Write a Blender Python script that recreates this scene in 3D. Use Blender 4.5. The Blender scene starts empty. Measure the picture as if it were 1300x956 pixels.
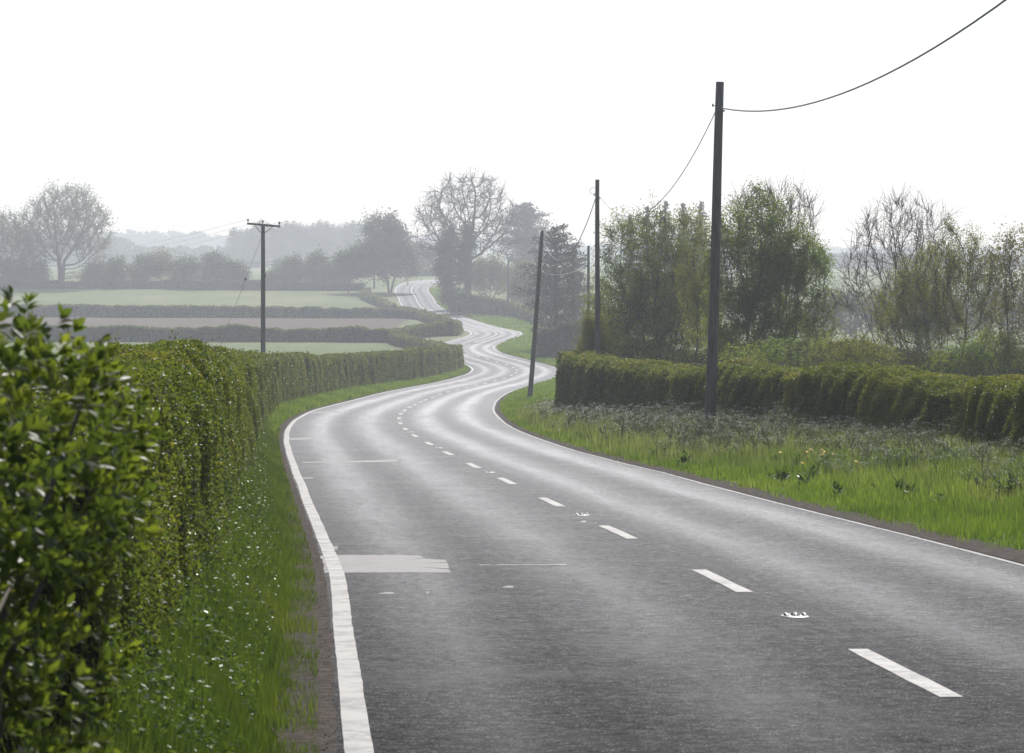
import bpy, math, random
import numpy as np
C = bpy.context.scene.collection
F, VH = 3700.0, 380.0            # focal length in photo pixels, row of the true horizon
rng = np.random.default_rng(7)
R = math.radians

# ------------------------------------------------------------------ terrain profile along the valley
_PY = [-60, 0, 19.6, 28.6, 37.6, 46.5, 55.5, 64.5, 73.4, 82.4, 91.4, 100.4, 109.3, 118.3, 127.3, 136.3, 145.3, 154.3, 163.3,
       172.3, 181.3, 190.3, 199.3, 208.3, 217.3, 226.3, 235.3, 253, 271, 289, 307, 325, 355, 390, 430, 445, 475, 530, 575, 605,
       660, 685, 705, 730, 800, 1000, 1400, 2000, 2800]
_PZ = [-0.4, -2.0, -2.50, -2.76, -3.0, -3.24, -3.46, -3.68, -3.88, -4.08, -4.28, -4.47, -4.65, -4.83, -5.0, -5.19, -5.38, -5.57,
       -5.76, -5.94, -6.09, -6.21, -6.33, -6.45, -6.56, -6.68, -6.78, -6.84, -6.83, -6.78, -6.62, -6.34, -6.25, -6.05, -5.2, -4.9,
       -4.44, -3.37, -2.02, -0.49, 2.5, 3.75, 4.5, 5.15, 6.3, 9.8, 15.5, 27, 44]
_yy = np.arange(-60, 2800, 0.5)
_zz = np.interp(_yy, _PY, _PZ)
_k = np.hanning(17); _k /= _k.sum()
_zp = np.convolve(np.pad(_zz, 8, mode='edge'), _k, mode='valid')
def zp(y): return np.interp(y, _yy, _zp)
def world(u, v, Y): return np.array([(u-650)*Y/F, Y, (VH-v)*Y/F])
_vv = VH - _zp[_yy > 12]*F/_yy[_yy > 12]
_vy = _yy[_yy > 12]
def y_of_v(v):                   # ground distance seen at photo row v
    i = np.argmax(_vv <= v)
    return _vy[i-1] + (_vv[i-1]-v)/max(_vv[i-1]-_vv[i], 1e-6)*0.5
def gpt(u, v):
    Y = y_of_v(v); return ((u-650)*Y/F, Y)

# ------------------------------------------------------------------ road centre line, in metres
CEN = [(4.9,-20),(4.35,-8),(3.75,3),(3.2,11),(2.60,19.6),(2.07,28.6),(1.36,37.6),(.63,46.5),(-.10,55.5),(-.86,64.5),(-1.61,73.4),(-2.35,82.4),(-3.06,91.4),
       (-3.68,100.4),(-4.2,109.3),(-4.6,118.3),(-4.87,127.3),(-5.03,136.3),(-5.1,145.3),(-5.13,154.3),(-5.13,163.3),(-5.08,172.3),
       (-4.95,181.3),(-4.72,190.3),(-4.38,199.3),(-3.92,208.3),(-3.38,217.3),(-2.8,226.3),(-2.15,235.3),(-1.4,244.2),(-.7,253.2),
       (-.02,262.1),(.42,271.1),(.52,280.1),(.2,289.1),(-.5,298.1),(-1.5,307),(-2.7,315.9),(-3.9,325),(-5.0,340),(-5.9,358),(-6.2,375),(-5.6,392),
       (-4.2,408),(-2.7,422),(-2.2,433),(-2.7,445),(-4.2,455),(-6.6,475),(-9.2,500),(-12.0,530),(-15.5,560),(-18.3,585),(-19.7,605),
       (-20.6,622),(-22.3,645),(-22.8,665),(-22.3,683),(-20.4,700),(-16.5,718),(-10,735),(0,750),(14,764),(32,775)]
def smooth_path(P, step=1.0):
    P = np.array(P, float)
    s = np.r_[0, np.cumsum(np.linalg.norm(np.diff(P, axis=0), axis=1))]
    t = np.arange(0, s[-1], step)
    Q = np.c_[[np.interp(t, s, P[:, k]) for k in range(P.shape[1])]].T
    k = np.hanning(max(3, int(17/step)) | 1); k /= k.sum(); h = len(k)//2
    out = Q.copy()
    for c in range(Q.shape[1]):
        a = np.r_[2*Q[0, c]-Q[1:h+1, c][::-1], Q[:, c], 2*Q[-1, c]-Q[-h-1:-1, c][::-1]]
        out[:, c] = np.convolve(a, k, mode='valid')
    return out
RD = smooth_path(CEN, 1.0)
tan = np.gradient(RD, axis=0); tan /= np.linalg.norm(tan, axis=1)[:, None]
nor = np.c_[tan[:, 1], -tan[:, 0]]                       # to the right of travel
S = np.r_[0, np.cumsum(np.linalg.norm(np.diff(RD, axis=0), axis=1))]
S0 = np.interp(19.6, RD[:200, 1], S[:200])               # arc length at the nearest dash seen
WL = np.interp(RD[:, 1], [0, 20, 60, 110, 140, 220, 275, 320, 400, 600], [3.7, 3.7, 3.95, 4.05, 4.2, 4.2, 4.3, 4.0, 3.8, 3.6])
WR = np.interp(RD[:, 1], [0, 20, 60, 75, 100, 120, 150, 220, 275, 320, 400, 600], [3.5, 3.5, 3.55, 3.4, 3.75, 4.1, 4.2, 4.3, 4.1, 3.9, 3.7, 3.6])
def road_at(s, off):
    i = np.interp(s, S, np.arange(len(S)))
    p = np.array([np.interp(i, np.arange(len(S)), RD[:, k]) for k in (0, 1)]).T
    n = np.array([np.interp(i, np.arange(len(S)), nor[:, k]) for k in (0, 1)]).T
    q = p + n*np.asarray(off)[..., None]
    return np.c_[q, zp(q[:, 1])]
def edge_dist(x, y):             # signed metres past the road edge: (distance, +1 right / -1 left)
    x = np.asarray(x, float).ravel(); y = np.asarray(y, float).ravel()
    d = np.full(x.shape, 1e9); side = np.ones(x.shape)
    idx = np.where((np.abs(x) < 75) & (y < 800))[0]
    for a in range(0, len(idx), 4000):
        b = idx[a:a+4000]
        D = (x[b][:, None]-RD[None, :, 0])**2 + (y[b][:, None]-RD[None, :, 1])**2
        j = D.argmin(1)
        lat = (x[b]-RD[j, 0])*nor[j, 0] + (y[b]-RD[j, 1])*nor[j, 1]
        r = np.sqrt(D[np.arange(len(b)), j])
        side[b] = np.where(lat > 0, 1, -1)
        d[b] = r - np.where(lat > 0, WR[j], WL[j])
    return d, side
def sstep(a, b, x):
    t = np.clip((x-a)/(b-a), 0, 1); return t*t*(3-2*t)
def ground_z(x, y):
    x = np.asarray(x, float); y = np.asarray(y, float); shp = x.shape
    xf, yf = x.ravel(), y.ravel()
    d, side = edge_dist(xf, yf)
    z = zp(yf)
    cell = np.clip(yf*0.006, .3, 3)
    rise_r = .56*sstep(0, 1, (d-.5)/(5+cell)) * sstep(250, 190, yf) + .35*sstep(0, 1, (d-.4)/(5+cell))*sstep(190, 250, yf)
    rise_l = .16*sstep(.5, 1.5+cell, d) + .25*sstep(3, 9, d)*sstep(300, 200, yf)
    rise = np.where(side > 0, rise_r, rise_l)
    z = z - .05 + np.where(d > 0, rise + .05*sstep(.25, 1.0, d), 0)
    hl = np.sin(xf*.0041+1.0)*.5+np.sin(xf*.0093+yf*.0013)*.3+np.sin(xf*.021+2)*.12
    z = z + hl*sstep(1300, 2300, yf)*9
    away = sstep(15, 60, np.abs(d))
    z = z + away*(np.sin(xf*.031+yf*.017)*.10+np.sin(xf*.077-yf*.05)*.04)
    return z.reshape(shp)

# ------------------------------------------------------------------ mesh helpers
def new_mesh(name, V, Fc, mat, parent=None, attrs=None, uv=None, smooth=False):
    """V (n,3); Fc (m,k) faces all of one size"""
    V = np.asarray(V, np.float32); Fc = np.asarray(Fc, np.int32)
    me = bpy.data.meshes.new(name)
    me.vertices.add(len(V)); me.vertices.foreach_set('co', V.ravel())
    m, k = Fc.shape
    me.loops.add(m*k); me.loops.foreach_set('vertex_index', Fc.ravel())
    me.polygons.add(m); me.polygons.foreach_set('loop_start', np.arange(0, m*k, k, dtype=np.int32))
    me.polygons.foreach_set('loop_total', np.full(m, k, np.int32))
    if smooth: me.polygons.foreach_set('use_smooth', np.ones(m, bool))
    if uv is not None:
        l = me.uv_layers.new(name='UVMap'); l.data.foreach_set('uv', np.asarray(uv, np.float32)[Fc.ravel()].ravel())
    for an, av in (attrs or {}).items():
        a = me.attributes.new(an, 'FLOAT', 'POINT'); a.data.foreach_set('value', np.asarray(av, np.float32))
    me.update(); me.validate(clean_customdata=False)
    if mat: me.materials.append(mat)
    o = bpy.data.objects.new(name, me); C.objects.link(o)
    if parent:
        o.parent = parent; o.matrix_parent_inverse = parent.matrix_world.inverted() if False else o.matrix_parent_inverse
        me.transform(__import__('mathutils').Matrix.Translation(-parent.location))
    return o
def tag(o, label=None, cat=None, group=None, kind=None):
    if label: o['label'] = label
    if cat: o['category'] = cat
    if group: o['group'] = group
    if kind: o['kind'] = kind
    return o
def thing(name, loc, label, cat, group=None):
    o = bpy.data.objects.new(name, None); C.objects.link(o); o.location = [float(a) for a in loc]
    return tag(o, label, cat, group)
def structure(o): o['kind'] = 'structure'; return o
def stuff(o, label, cat): return tag(o, label, cat, None, 'stuff')

class MB:                         # collects quads / general pieces
    def __init__(s): s.V = []; s.F = []; s.n = 0
    def add(s, V, Fc):
        V = np.asarray(V, float); s.V.append(V); s.F.append(np.asarray(Fc)+s.n); s.n += len(V)
    def box(s, c, h, rz=0):
        v = np.array([[a, b, d] for d in (-1, 1) for b in (-1, 1) for a in (-1, 1)], float)*h
        ca, sa = math.cos(rz), math.sin(rz)
        v = np.c_[v[:, 0]*ca-v[:, 1]*sa, v[:, 0]*sa+v[:, 1]*ca, v[:, 2]]+np.array(c)
        s.add(v, [[0,2,3,1],[4,5,7,6],[0,1,5,4],[2,6,7,3],[0,4,6,2],[1,3,7,5]])
    def tube(s, P, r, n=8, cap=True):
        P = np.asarray(P, float); m = len(P); r = np.broadcast_to(r, (m,))
        T = np.gradient(P, axis=0) if m > 2 else np.repeat((P[1:]-P[:1]), 2, 0)
        T /= np.linalg.norm(T, axis=1)[:, None]+1e-12
        up = np.array([0, 0, 1.]) if abs(T[0, 2]) < .9 else np.array([0, 1., 0])
        A = np.cross(T, up); A /= np.linalg.norm(A, axis=1)[:, None]; B = np.cross(A, T)
        an = np.arange(n)/n*2*np.pi
        V = P[:, None]+r[:, None, None]*(np.cos(an)[None, :, None]*A[:, None]+np.sin(an)[None, :, None]*B[:, None])
        Q = [[i*n+j, i*n+(j+1) % n, (i+1)*n+(j+1) % n, (i+1)*n+j] for i in range(m-1) for j in range(n)]
        V = V.reshape(-1, 3)
        if cap:
            for e, base in ((0, 0), (m-1, (m-1)*n)):
                V = np.r_[V, [P[e]]]; c = len(V)-1
                Q += [[base+j, base+(j+1) % n, base+(j+2) % n, c] for j in range(0, n, 2)]
        s.add(V, Q)
    def build(s, name, mat, parent=None, smooth=False, **kw):
        return new_mesh(name, np.concatenate(s.V), np.concatenate(s.F), mat, parent, smooth=smooth, **kw)

def rand_rot(n, out=None, bias=0.0, r=rng):
    """random frames; optional bias of the leaf normal towards out"""
    N = r.normal(size=(n, 3)); N /= np.linalg.norm(N, axis=1)[:, None]
    if out is not None: N = N + bias*out; N /= np.linalg.norm(N, axis=1)[:, None]+1e-9
    T = r.normal(size=(n, 3)); T -= (T*N).sum(1)[:, None]*N; T /= np.linalg.norm(T, axis=1)[:, None]+1e-9
    return np.stack([T, np.cross(N, T), N], axis=1)      # rows: length, width, normal
def scatter(name, tv, tf, pos, rot, size, mat, parent=None, rnd=None, tv_t=None, smooth=False):
    n = len(pos); tv = np.asarray(tv, float); tf = np.asarray(tf)
    V = pos[:, None, :] + np.einsum('kj,njc->nkc', tv, rot)*np.asarray(size).reshape(-1, 1, 1)
    Fc = (tf[None]+np.arange(n)[:, None, None]*len(tv)).reshape(-1, tf.shape[1])
    if rnd is None: rnd = rng.random(n)
    at = {'rnd': np.repeat(rnd, len(tv))}
    if tv_t is not None: at['tip'] = np.tile(tv_t, n)
    return new_mesh(name, V.reshape(-1, 3), Fc, mat, parent, attrs=at, smooth=smooth)
LEAF_Q = ([[-.5,0,0],[0,.27,.05],[.5,0,0],[0,-.27,.05]], [[0,3,2,1]])
_lx = [(-.5,0),(-.28,.2),(0,.27),(.28,.17),(.52,0)]
LEAF_FINE = ([[-.5,0,0],[-.25,0,-.02],[0,0,-.03],[.25,0,-.02],[.52,0,-.07],[-.27,.17,.04],[0,.25,.06],[.27,.15,.03],[-.27,-.17,.04],[0,-.25,.06],[.27,-.15,.03]],
             [[0,5,1,1],[1,5,6,2],[2,6,7,3],[3,7,4,4],[0,1,8,8],[1,2,9,8],[2,3,10,9],[3,4,10,10]])
LEAF_FINE = (LEAF_FINE[0], [[0,1,5],[1,2,6],[1,6,5],[2,3,7],[2,7,6],[3,4,7],[0,8,1],[1,8,9],[1,9,2],[2,9,10],[2,10,3],[3,10,4]])
# ------------------------------------------------------------------ materials
def mat(name):
    m = bpy.data.materials.new(name); m.use_nodes = True; nt = m.node_tree
    for n in list(nt.nodes): nt.nodes.remove(n)
    out = nt.nodes.new('ShaderNodeOutputMaterial'); return m, nt, out
def N(nt, t, **kw):
    n = nt.nodes.new(t)
    for k, v in kw.items():
        if k in n.inputs.keys(): n.inputs[k].default_value = v
        else: setattr(n, k, v)
    return n
def ramp(nt, fac, stops):
    r = nt.nodes.new('ShaderNodeValToRGB'); e = r.color_ramp.elements
    while len(e) < len(stops): e.new(.5)
    for el, (p, c) in zip(e, stops): el.position = p; el.color = (*c, 1)
    nt.links.new(fac, r.inputs[0]); return r.outputs[0]
def noise(nt, scale, vec=None, detail=4, rough=.55):
    n = N(nt, 'ShaderNodeTexNoise'); n.inputs['Scale'].default_value = scale; n.inputs['Detail'].default_value = detail; n.inputs['Roughness'].default_value = rough
    if vec is not None: nt.links.new(vec, n.inputs['Vector'])
    return n.outputs['Fac']
def math_(nt, op, a, b=None, c=None, clamp=False):
    n = nt.nodes.new('ShaderNodeMath'); n.operation = op; n.use_clamp = clamp
    for i, x in enumerate((a, b, c)):
        if x is None: continue
        if isinstance(x, (int, float)): n.inputs[i].default_value = x
        else: nt.links.new(x, n.inputs[i])
    return n.outputs[0]
def mixc(nt, f, a, b, mode='MIX'):
    n = nt.nodes.new('ShaderNodeMix'); n.data_type = 'RGBA'; n.blend_type = mode
    for i, x in ((0, f), (6, a), (7, b)):
        if isinstance(x, (int, float)): n.inputs[i].default_value = x
        elif isinstance(x, tuple): n.inputs[i].default_value = (*x, 1)
        else: nt.links.new(x, n.inputs[i])
    return n.outputs[2]
def leaf_mat(name, stops, trans=.4, rough=.4, spec=.5, tr_col=None, nscale=.6):
    m, nt, out = mat(name)
    at = N(nt, 'ShaderNodeAttribute', attribute_name='rnd'); geo = N(nt, 'ShaderNodeNewGeometry')
    nz = noise(nt, nscale, geo.outputs['Position'], 2)
    f = math_(nt, 'ADD', math_(nt, 'MULTIPLY', at.outputs['Fac'], .75), math_(nt, 'MULTIPLY', math_(nt, 'SUBTRACT', nz, .3), .6), clamp=True)
    col = ramp(nt, f, stops)
    p = N(nt, 'ShaderNodeBsdfPrincipled'); p.inputs['Roughness'].default_value = rough; p.inputs['Specular IOR Level'].default_value = spec
    nt.links.new(col, p.inputs['Base Color'])
    t = N(nt, 'ShaderNodeBsdfTranslucent')
    tc = mixc(nt, 1.0, col, tr_col or (1.0, 1.05, .45), 'MULTIPLY')
    g = nt.nodes.new('ShaderNodeGamma'); g.inputs[1].default_value = .8; nt.links.new(tc, g.inputs[0])
    nt.links.new(g.outputs[0], t.inputs['Color'])
    mx = N(nt, 'ShaderNodeMixShader'); mx.inputs[0].default_value = trans
    nt.links.new(p.outputs[0], mx.inputs[1]); nt.links.new(t.outputs[0], mx.inputs[2]); nt.links.new(mx.outputs[0], out.inputs[0])
    return m
def plain(name, c1, c2, scale=5, rough=.8, spec=.3, bump=0, vec=None, metallic=0):
    m, nt, out = mat(name)
    geo = N(nt, 'ShaderNodeTexCoord'); nz = noise(nt, scale, geo.outputs['Object'], 5)
    if vec:
        mp = N(nt, 'ShaderNodeMapping'); mp.inputs['Scale'].default_value = vec; nt.links.new(geo.outputs['Object'], mp.inputs[0]); nz = noise(nt, scale, mp.outputs[0], 5)
    col = ramp(nt, nz, [(.3, c1), (.7, c2)])
    p = N(nt, 'ShaderNodeBsdfPrincipled', Roughness=rough, Metallic=metallic); p.inputs['Specular IOR Level'].default_value = spec
    nt.links.new(col, p.inputs['Base Color'])
    if bump:
        b = N(nt, 'ShaderNodeBump', Strength=bump, Distance=.01); nt.links.new(nz, b.inputs['Height']); nt.links.new(b.outputs[0], p.inputs['Normal'])
    nt.links.new(p.outputs[0], out.inputs[0]); return m
M = {}
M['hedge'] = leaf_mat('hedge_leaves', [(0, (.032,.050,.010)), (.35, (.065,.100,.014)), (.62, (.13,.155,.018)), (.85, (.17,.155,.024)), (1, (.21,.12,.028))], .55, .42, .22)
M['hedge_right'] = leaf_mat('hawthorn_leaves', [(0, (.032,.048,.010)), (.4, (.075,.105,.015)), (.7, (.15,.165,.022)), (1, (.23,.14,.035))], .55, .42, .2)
M['bush'] = leaf_mat('glossy_leaves', [(0, (.022,.038,.008)), (.45, (.058,.088,.012)), (.8, (.13,.165,.016)), (1, (.29,.30,.03))], .58, .40, .22, nscale=3)
M['tree_green'] = leaf_mat('tree_leaves', [(0, (.06,.08,.018)), (.5, (.115,.165,.028)), (1, (.22,.25,.045))], .6, .5, .2)
M['tree_olive'] = leaf_mat('olive_leaves', [(0, (.08,.085,.02)), (.5, (.16,.165,.03)), (1, (.26,.24,.045))], .55, .5, .2)
M['tree_gold'] = leaf_mat('golden_leaves', [(0, (.10,.085,.02)), (.5, (.16,.135,.03)), (1, (.22,.17,.05))], .42, .5, .3)
M['bud'] = leaf_mat('buds', [(0, (.09,.06,.035)), (1, (.13,.11,.04))], .3, .6, .2)
M['scrub'] = leaf_mat('scrub_leaves', [(0, (.03,.04,.014)), (.6, (.055,.065,.02)), (1, (.09,.095,.025))], .4, .6, .15)
M['weed'] = leaf_mat('weed_leaves', [(0, (.03,.06,.010)), (.5, (.06,.11,.014)), (1, (.13,.18,.03))], .42, .42, .3)
M['far'] = leaf_mat('far_leaves', [(0, (.035,.048,.018)), (.5, (.055,.07,.025)), (1, (.08,.095,.03))], .3, .6, .2)
M['far_gold'] = leaf_mat('far_pale_leaves', [(0, (.10,.10,.04)), (1, (.17,.16,.06))], .4, .6, .2)
M['conifer'] = leaf_mat('needles', [(0, (.015,.026,.014)), (.6, (.028,.045,.02)), (1, (.04,.06,.025))], .12, .5, .3)
M['grass'] = leaf_mat('grass_blades', [(0, (.045,.085,.012)), (.4, (.11,.185,.018)), (.8, (.18,.255,.028)), (1, (.33,.32,.11))], .5, .4, .4, nscale=.9)
M['grass_dark'] = leaf_mat('verge_grass_dark', [(0, (.035,.065,.010)), (.5, (.075,.12,.014)), (.85, (.12,.16,.02)), (1, (.2,.2,.07))], .45, .42, .3)
M['parsley'] = leaf_mat('cow_parsley_leaves', [(0, (.15,.19,.04)), (.6, (.30,.36,.08)), (1, (.46,.49,.20))], .6, .5, .3)
M['tall_grass'] = leaf_mat('tall_grass', [(0, (.10,.135,.035)), (.6, (.18,.22,.065)), (1, (.34,.34,.18))], .45, .5, .3)
M['umbel'] = leaf_mat('umbels', [(0, (.35,.38,.28)), (1, (.65,.66,.58))], .35, .6, .2, (1,1,1))
M['dandelion'] = leaf_mat('dandelion_petals', [(0, (.75,.38,.01)), (1, (.85,.55,.02))], .2, .6, .2, (1,1,1))
M['bark'] = plain('bark', (.045,.038,.03), (.11,.095,.075), 6, .9, .2, .4)
M['twig'] = plain('twig_bark', (.06,.05,.04), (.13,.105,.085), 3, .8, .25)
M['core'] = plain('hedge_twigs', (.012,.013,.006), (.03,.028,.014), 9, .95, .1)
M['pole'] = plain('weathered_timber', (.095,.078,.068), (.22,.185,.16), 4, .85, .25, .5, (6, 6, .35))
M['iron'] = plain('galvanised_iron', (.12,.12,.12), (.22,.22,.22), 8, .55, .5, 0, None, .6)
M['wire'] = plain('wire', (.10,.10,.10), (.16,.16,.16), 2, .45, .5)
M['porcelain'] = plain('insulator', (.06,.04,.03), (.09,.06,.05), 2, .25, .6)
M['stud_white'] = plain('stud_paint', (.30,.30,.29), (.62,.62,.60), 30, .5, .4)
M['rubber'] = plain('stud_rubber', (.02,.02,.02), (.05,.05,.05), 30, .5, .4)
M['lens'] = plain('stud_lens', (.7,.7,.72), (.9,.9,.9), 3, .1, .8)
M['stem'] = plain('green_stems', (.12,.15,.05), (.20,.22,.09), 3, .6, .3)

def ground_material():
    m, nt, out = mat('grass_ground'); geo = N(nt, 'ShaderNodeNewGeometry')
    a = noise(nt, .05, geo.outputs['Position'], 6); b = noise(nt, 1.2, geo.outputs['Position'], 6, .7)
    c1 = ramp(nt, b, [(.25, (.05,.085,.018)), (.55, (.085,.125,.028)), (.8, (.13,.15,.045))])
    mpg = N(nt, 'ShaderNodeMapping'); mpg.inputs['Scale'].default_value = (.35, .05, 1); mpg.inputs['Rotation'].default_value = (0, 0, .12); nt.links.new(geo.outputs['Position'], mpg.inputs[0])
    a2 = noise(nt, 1.1, mpg.outputs[0], 7, .75); a3 = math_(nt, 'ADD', math_(nt, 'MULTIPLY', a, .5), math_(nt, 'MULTIPLY', a2, .5))
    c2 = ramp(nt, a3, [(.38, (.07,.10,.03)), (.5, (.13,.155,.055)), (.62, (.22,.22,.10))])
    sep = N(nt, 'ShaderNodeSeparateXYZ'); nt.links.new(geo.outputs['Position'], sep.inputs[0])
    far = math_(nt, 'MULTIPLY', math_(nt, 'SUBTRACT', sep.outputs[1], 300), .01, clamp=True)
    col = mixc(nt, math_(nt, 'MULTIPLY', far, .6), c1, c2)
    p = N(nt, 'ShaderNodeBsdfPrincipled', Roughness=.9); p.inputs['Specular IOR Level'].default_value = .15
    nt.links.new(col, p.inputs['Base Color'])
    bp = N(nt, 'ShaderNodeBump', Strength=.6, Distance=.06); nt.links.new(b, bp.inputs['Height']); nt.links.new(bp.outputs[0], p.inputs['Normal'])
    nt.links.new(p.outputs[0], out.inputs[0]); return m
def asphalt_material():
    m, nt, out = mat('asphalt'); uv = N(nt, 'ShaderNodeUVMap'); sep = N(nt, 'ShaderNodeSeparateXYZ'); nt.links.new(uv.outputs[0], sep.inputs[0])
    tc = N(nt, 'ShaderNodeNewGeometry')
    lat = sep.outputs[0]
    stretch = N(nt, 'ShaderNodeMapping'); stretch.inputs['Scale'].default_value = (1, .035, 1); nt.links.new(uv.outputs[0], stretch.inputs[0])
    wob = noise(nt, 1.3, stretch.outputs[0], 3)
    lw = math_(nt, 'ADD', lat, math_(nt, 'MULTIPLY', math_(nt, 'SUBTRACT', wob, .5), .55))
    st1 = N(nt, 'ShaderNodeMapping'); st1.inputs['Scale'].default_value = (1, .09, 1); nt.links.new(uv.outputs[0], st1.inputs[0])
    def band(c, w):
        d = math_(nt, 'DIVIDE', math_(nt, 'SUBTRACT', lw, c), w)
        return math_(nt, 'POWER', 2.718, math_(nt, 'MULTIPLY', math_(nt, 'MULTIPLY', d, d), -1))
    tracks = band(-2.95, .42)
    for c, w, g in ((-1.25, .5, .9), (1.05, .45, 1.0), (2.75, .42, 1.0)):
        tracks = math_(nt, 'ADD', tracks, math_(nt, 'MULTIPLY', band(c, w), g))
    tracks = math_(nt, 'MULTIPLY', tracks, math_(nt, 'ADD', .05, math_(nt, 'MULTIPLY', noise(nt, 2.2, st1.outputs[0], 6, .7), 1.6)), clamp=True)
    joint = math_(nt, 'ADD', band(.30, .035), math_(nt, 'MULTIPLY', band(-2.15, .03), .7))
    grain = math_(nt, 'ADD', math_(nt, 'MULTIPLY', noise(nt, 9, tc.outputs['Position'], 8, .9), .5), math_(nt, 'MULTIPLY', noise(nt, 70, tc.outputs['Position'], 2, .8), .5))
    vor = N(nt, 'ShaderNodeTexVoronoi'); vor.inputs['Scale'].default_value = 48; nt.links.new(tc.outputs['Position'], vor.inputs['Vector'])
    blot = noise(nt, .7, tc.outputs['Position'], 5, .65)
    st2 = N(nt, 'ShaderNodeMapping'); st2.inputs['Scale'].default_value = (2.2, .25, 1); nt.links.new(uv.outputs[0], st2.inputs[0])
    streak = noise(nt, 2.0, st2.outputs[0], 6, .7)
    base = ramp(nt, grain, [(.41, (.004,.004,.004)), (.47, (.010,.010,.011)), (.53, (.024,.0235,.024)), (.60, (.15,.146,.142))])
    base = mixc(nt, math_(nt, 'MULTIPLY', tracks, .34), base, (.07,.068,.069))
    base = mixc(nt, math_(nt, 'MULTIPLY', math_(nt, 'SUBTRACT', blot, .50, clamp=True), 2.4), base, (.085,.082,.08))
    base = mixc(nt, math_(nt, 'MULTIPLY', math_(nt, 'SUBTRACT', streak, .55, clamp=True), 1.6), base, (.035,.035,.036))
    base = mixc(nt, math_(nt, 'MULTIPLY', joint, .85), base, (.02,.02,.02))
    df = N(nt, 'ShaderNodeBsdfDiffuse'); nt.links.new(base, df.inputs['Color'])
    bp = N(nt, 'ShaderNodeBump', Strength=.7, Distance=.006)
    nt.links.new(math_(nt, 'ADD', vor.outputs['Distance'], grain), bp.inputs['Height']); nt.links.new(bp.outputs[0], df.inputs['Normal'])
    gl = N(nt, 'ShaderNodeBsdfGlossy', Roughness=.5, Color=(.94, .965, 1, 1)); fr = N(nt, 'ShaderNodeFresnel', IOR=1.1)
    k = math_(nt, 'ADD', .15, math_(nt, 'MULTIPLY', tracks, .125))
    chip = math_(nt, 'MULTIPLY_ADD', math_(nt, 'SUBTRACT', grain, .5), 5.0, 1.0); chip = math_(nt, 'MAXIMUM', math_(nt, 'MINIMUM', chip, 1.9), .25)
    k = math_(nt, 'MULTIPLY', k, chip)
    fac = math_(nt, 'MULTIPLY', math_(nt, 'POWER', fr.outputs[0], 2.1), k, clamp=True)
    mx = N(nt, 'ShaderNodeMixShader'); nt.links.new(fac, mx.inputs[0]); nt.links.new(df.outputs[0], mx.inputs[1]); nt.links.new(gl.outputs[0], mx.inputs[2])
    nt.links.new(mx.outputs[0], out.inputs[0]); return m
def paint_material(name, col, wear, tint=(.11,.108,.106)):
    m, nt, out = mat(name); tc = N(nt, 'ShaderNodeNewGeometry')
    a = noise(nt, 3.5, tc.outputs['Position'], 7, .72); b = noise(nt, 70, tc.outputs['Position'], 2, .8)
    w = math_(nt, 'MULTIPLY', math_(nt, 'SUBTRACT', math_(nt, 'ADD', a, math_(nt, 'MULTIPLY', b, .35)), 1-wear), 6, clamp=True)
    c = mixc(nt, w, col, tint)
    c = mixc(nt, math_(nt, 'MULTIPLY', b, .35), c, tuple(x*.6 for x in col))
    p = N(nt, 'ShaderNodeBsdfPrincipled', Roughness=.62); p.inputs['Specular IOR Level'].default_value = .5; nt.links.new(c, p.inputs['Base Color'])
    bp = N(nt, 'ShaderNodeBump', Strength=.5, Distance=.004); nt.links.new(b, bp.inputs['Height']); nt.links.new(bp.outputs[0], p.inputs['Normal'])
    nt.links.new(p.outputs[0], out.inputs[0]); return m
M['ground'] = ground_material(); M['asphalt'] = asphalt_material()
M['paint'] = paint_material('white_road_paint', (.29,.28,.265), .38)
M['paint_worn'] = paint_material('worn_road_paint', (.30,.285,.27), .54)
M['patch'] = paint_material('pale_patch', (.075,.074,.073), .36)
M['bar'] = paint_material('pale_bar', (.085,.083,.081), .36)
M['soil'] = plain('verge_soil', (.018,.015,.012), (.085,.068,.056), 11, .95, .1, 1.0)
M['ploughed'] = plain('ploughed_soil', (.075,.054,.040), (.12,.092,.07), .5, .95, .1, .6, (.15, 1.5, 1))
M['stone'] = plain('grit', (.10,.085,.07), (.22,.19,.16), 9, .9, .2)

# ------------------------------------------------------------------ ground, road
def geo_axis(fine, near, far, g):
    a = [0.0]; st = fine
    while a[-1] < far:
        if a[-1] > near: st *= g
        a.append(a[-1]+st)
    return np.array(a)
xa = geo_axis(.45, 16, 1500, 1.13); GX = np.r_[-xa[:0:-1], xa]
ya = [-60., -30, -15]
while ya[-1] < 2780: ya.append(ya[-1]+max(.9, .0105*abs(ya[-1])) if ya[-1] >= 0 else ya[-1]+5)
GY = np.array(ya)
XX, YY = np.meshgrid(GX, GY)
ZZ = ground_z(XX, YY)
def gz(x, y):
    x = np.atleast_1d(np.asarray(x, float)); y = np.atleast_1d(np.asarray(y, float))
    i = np.clip(np.searchsorted(GX, x)-1, 0, len(GX)-2); j = np.clip(np.searchsorted(GY, y)-1, 0, len(GY)-2)
    fx = (x-GX[i])/(GX[i+1]-GX[i]); fy = (y-GY[j])/(GY[j+1]-GY[j])
    return (ZZ[j, i]*(1-fx)+ZZ[j, i+1]*fx)*(1-fy)+(ZZ[j+1, i]*(1-fx)+ZZ[j+1, i+1]*fx)*fy
def gzs(x, y): return float(gz(x, y)[0])
nx, ny = len(GX), len(GY)
ii, jj = np.meshgrid(np.arange(nx-1), np.arange(ny-1)); a0 = (jj*nx+ii).ravel()
gf = np.c_[a0, a0+1, a0+nx+1, a0+nx]
structure(new_mesh('ground', np.c_[XX.ravel(), YY.ravel(), ZZ.ravel()], gf, M['ground'], smooth=True))

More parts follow.
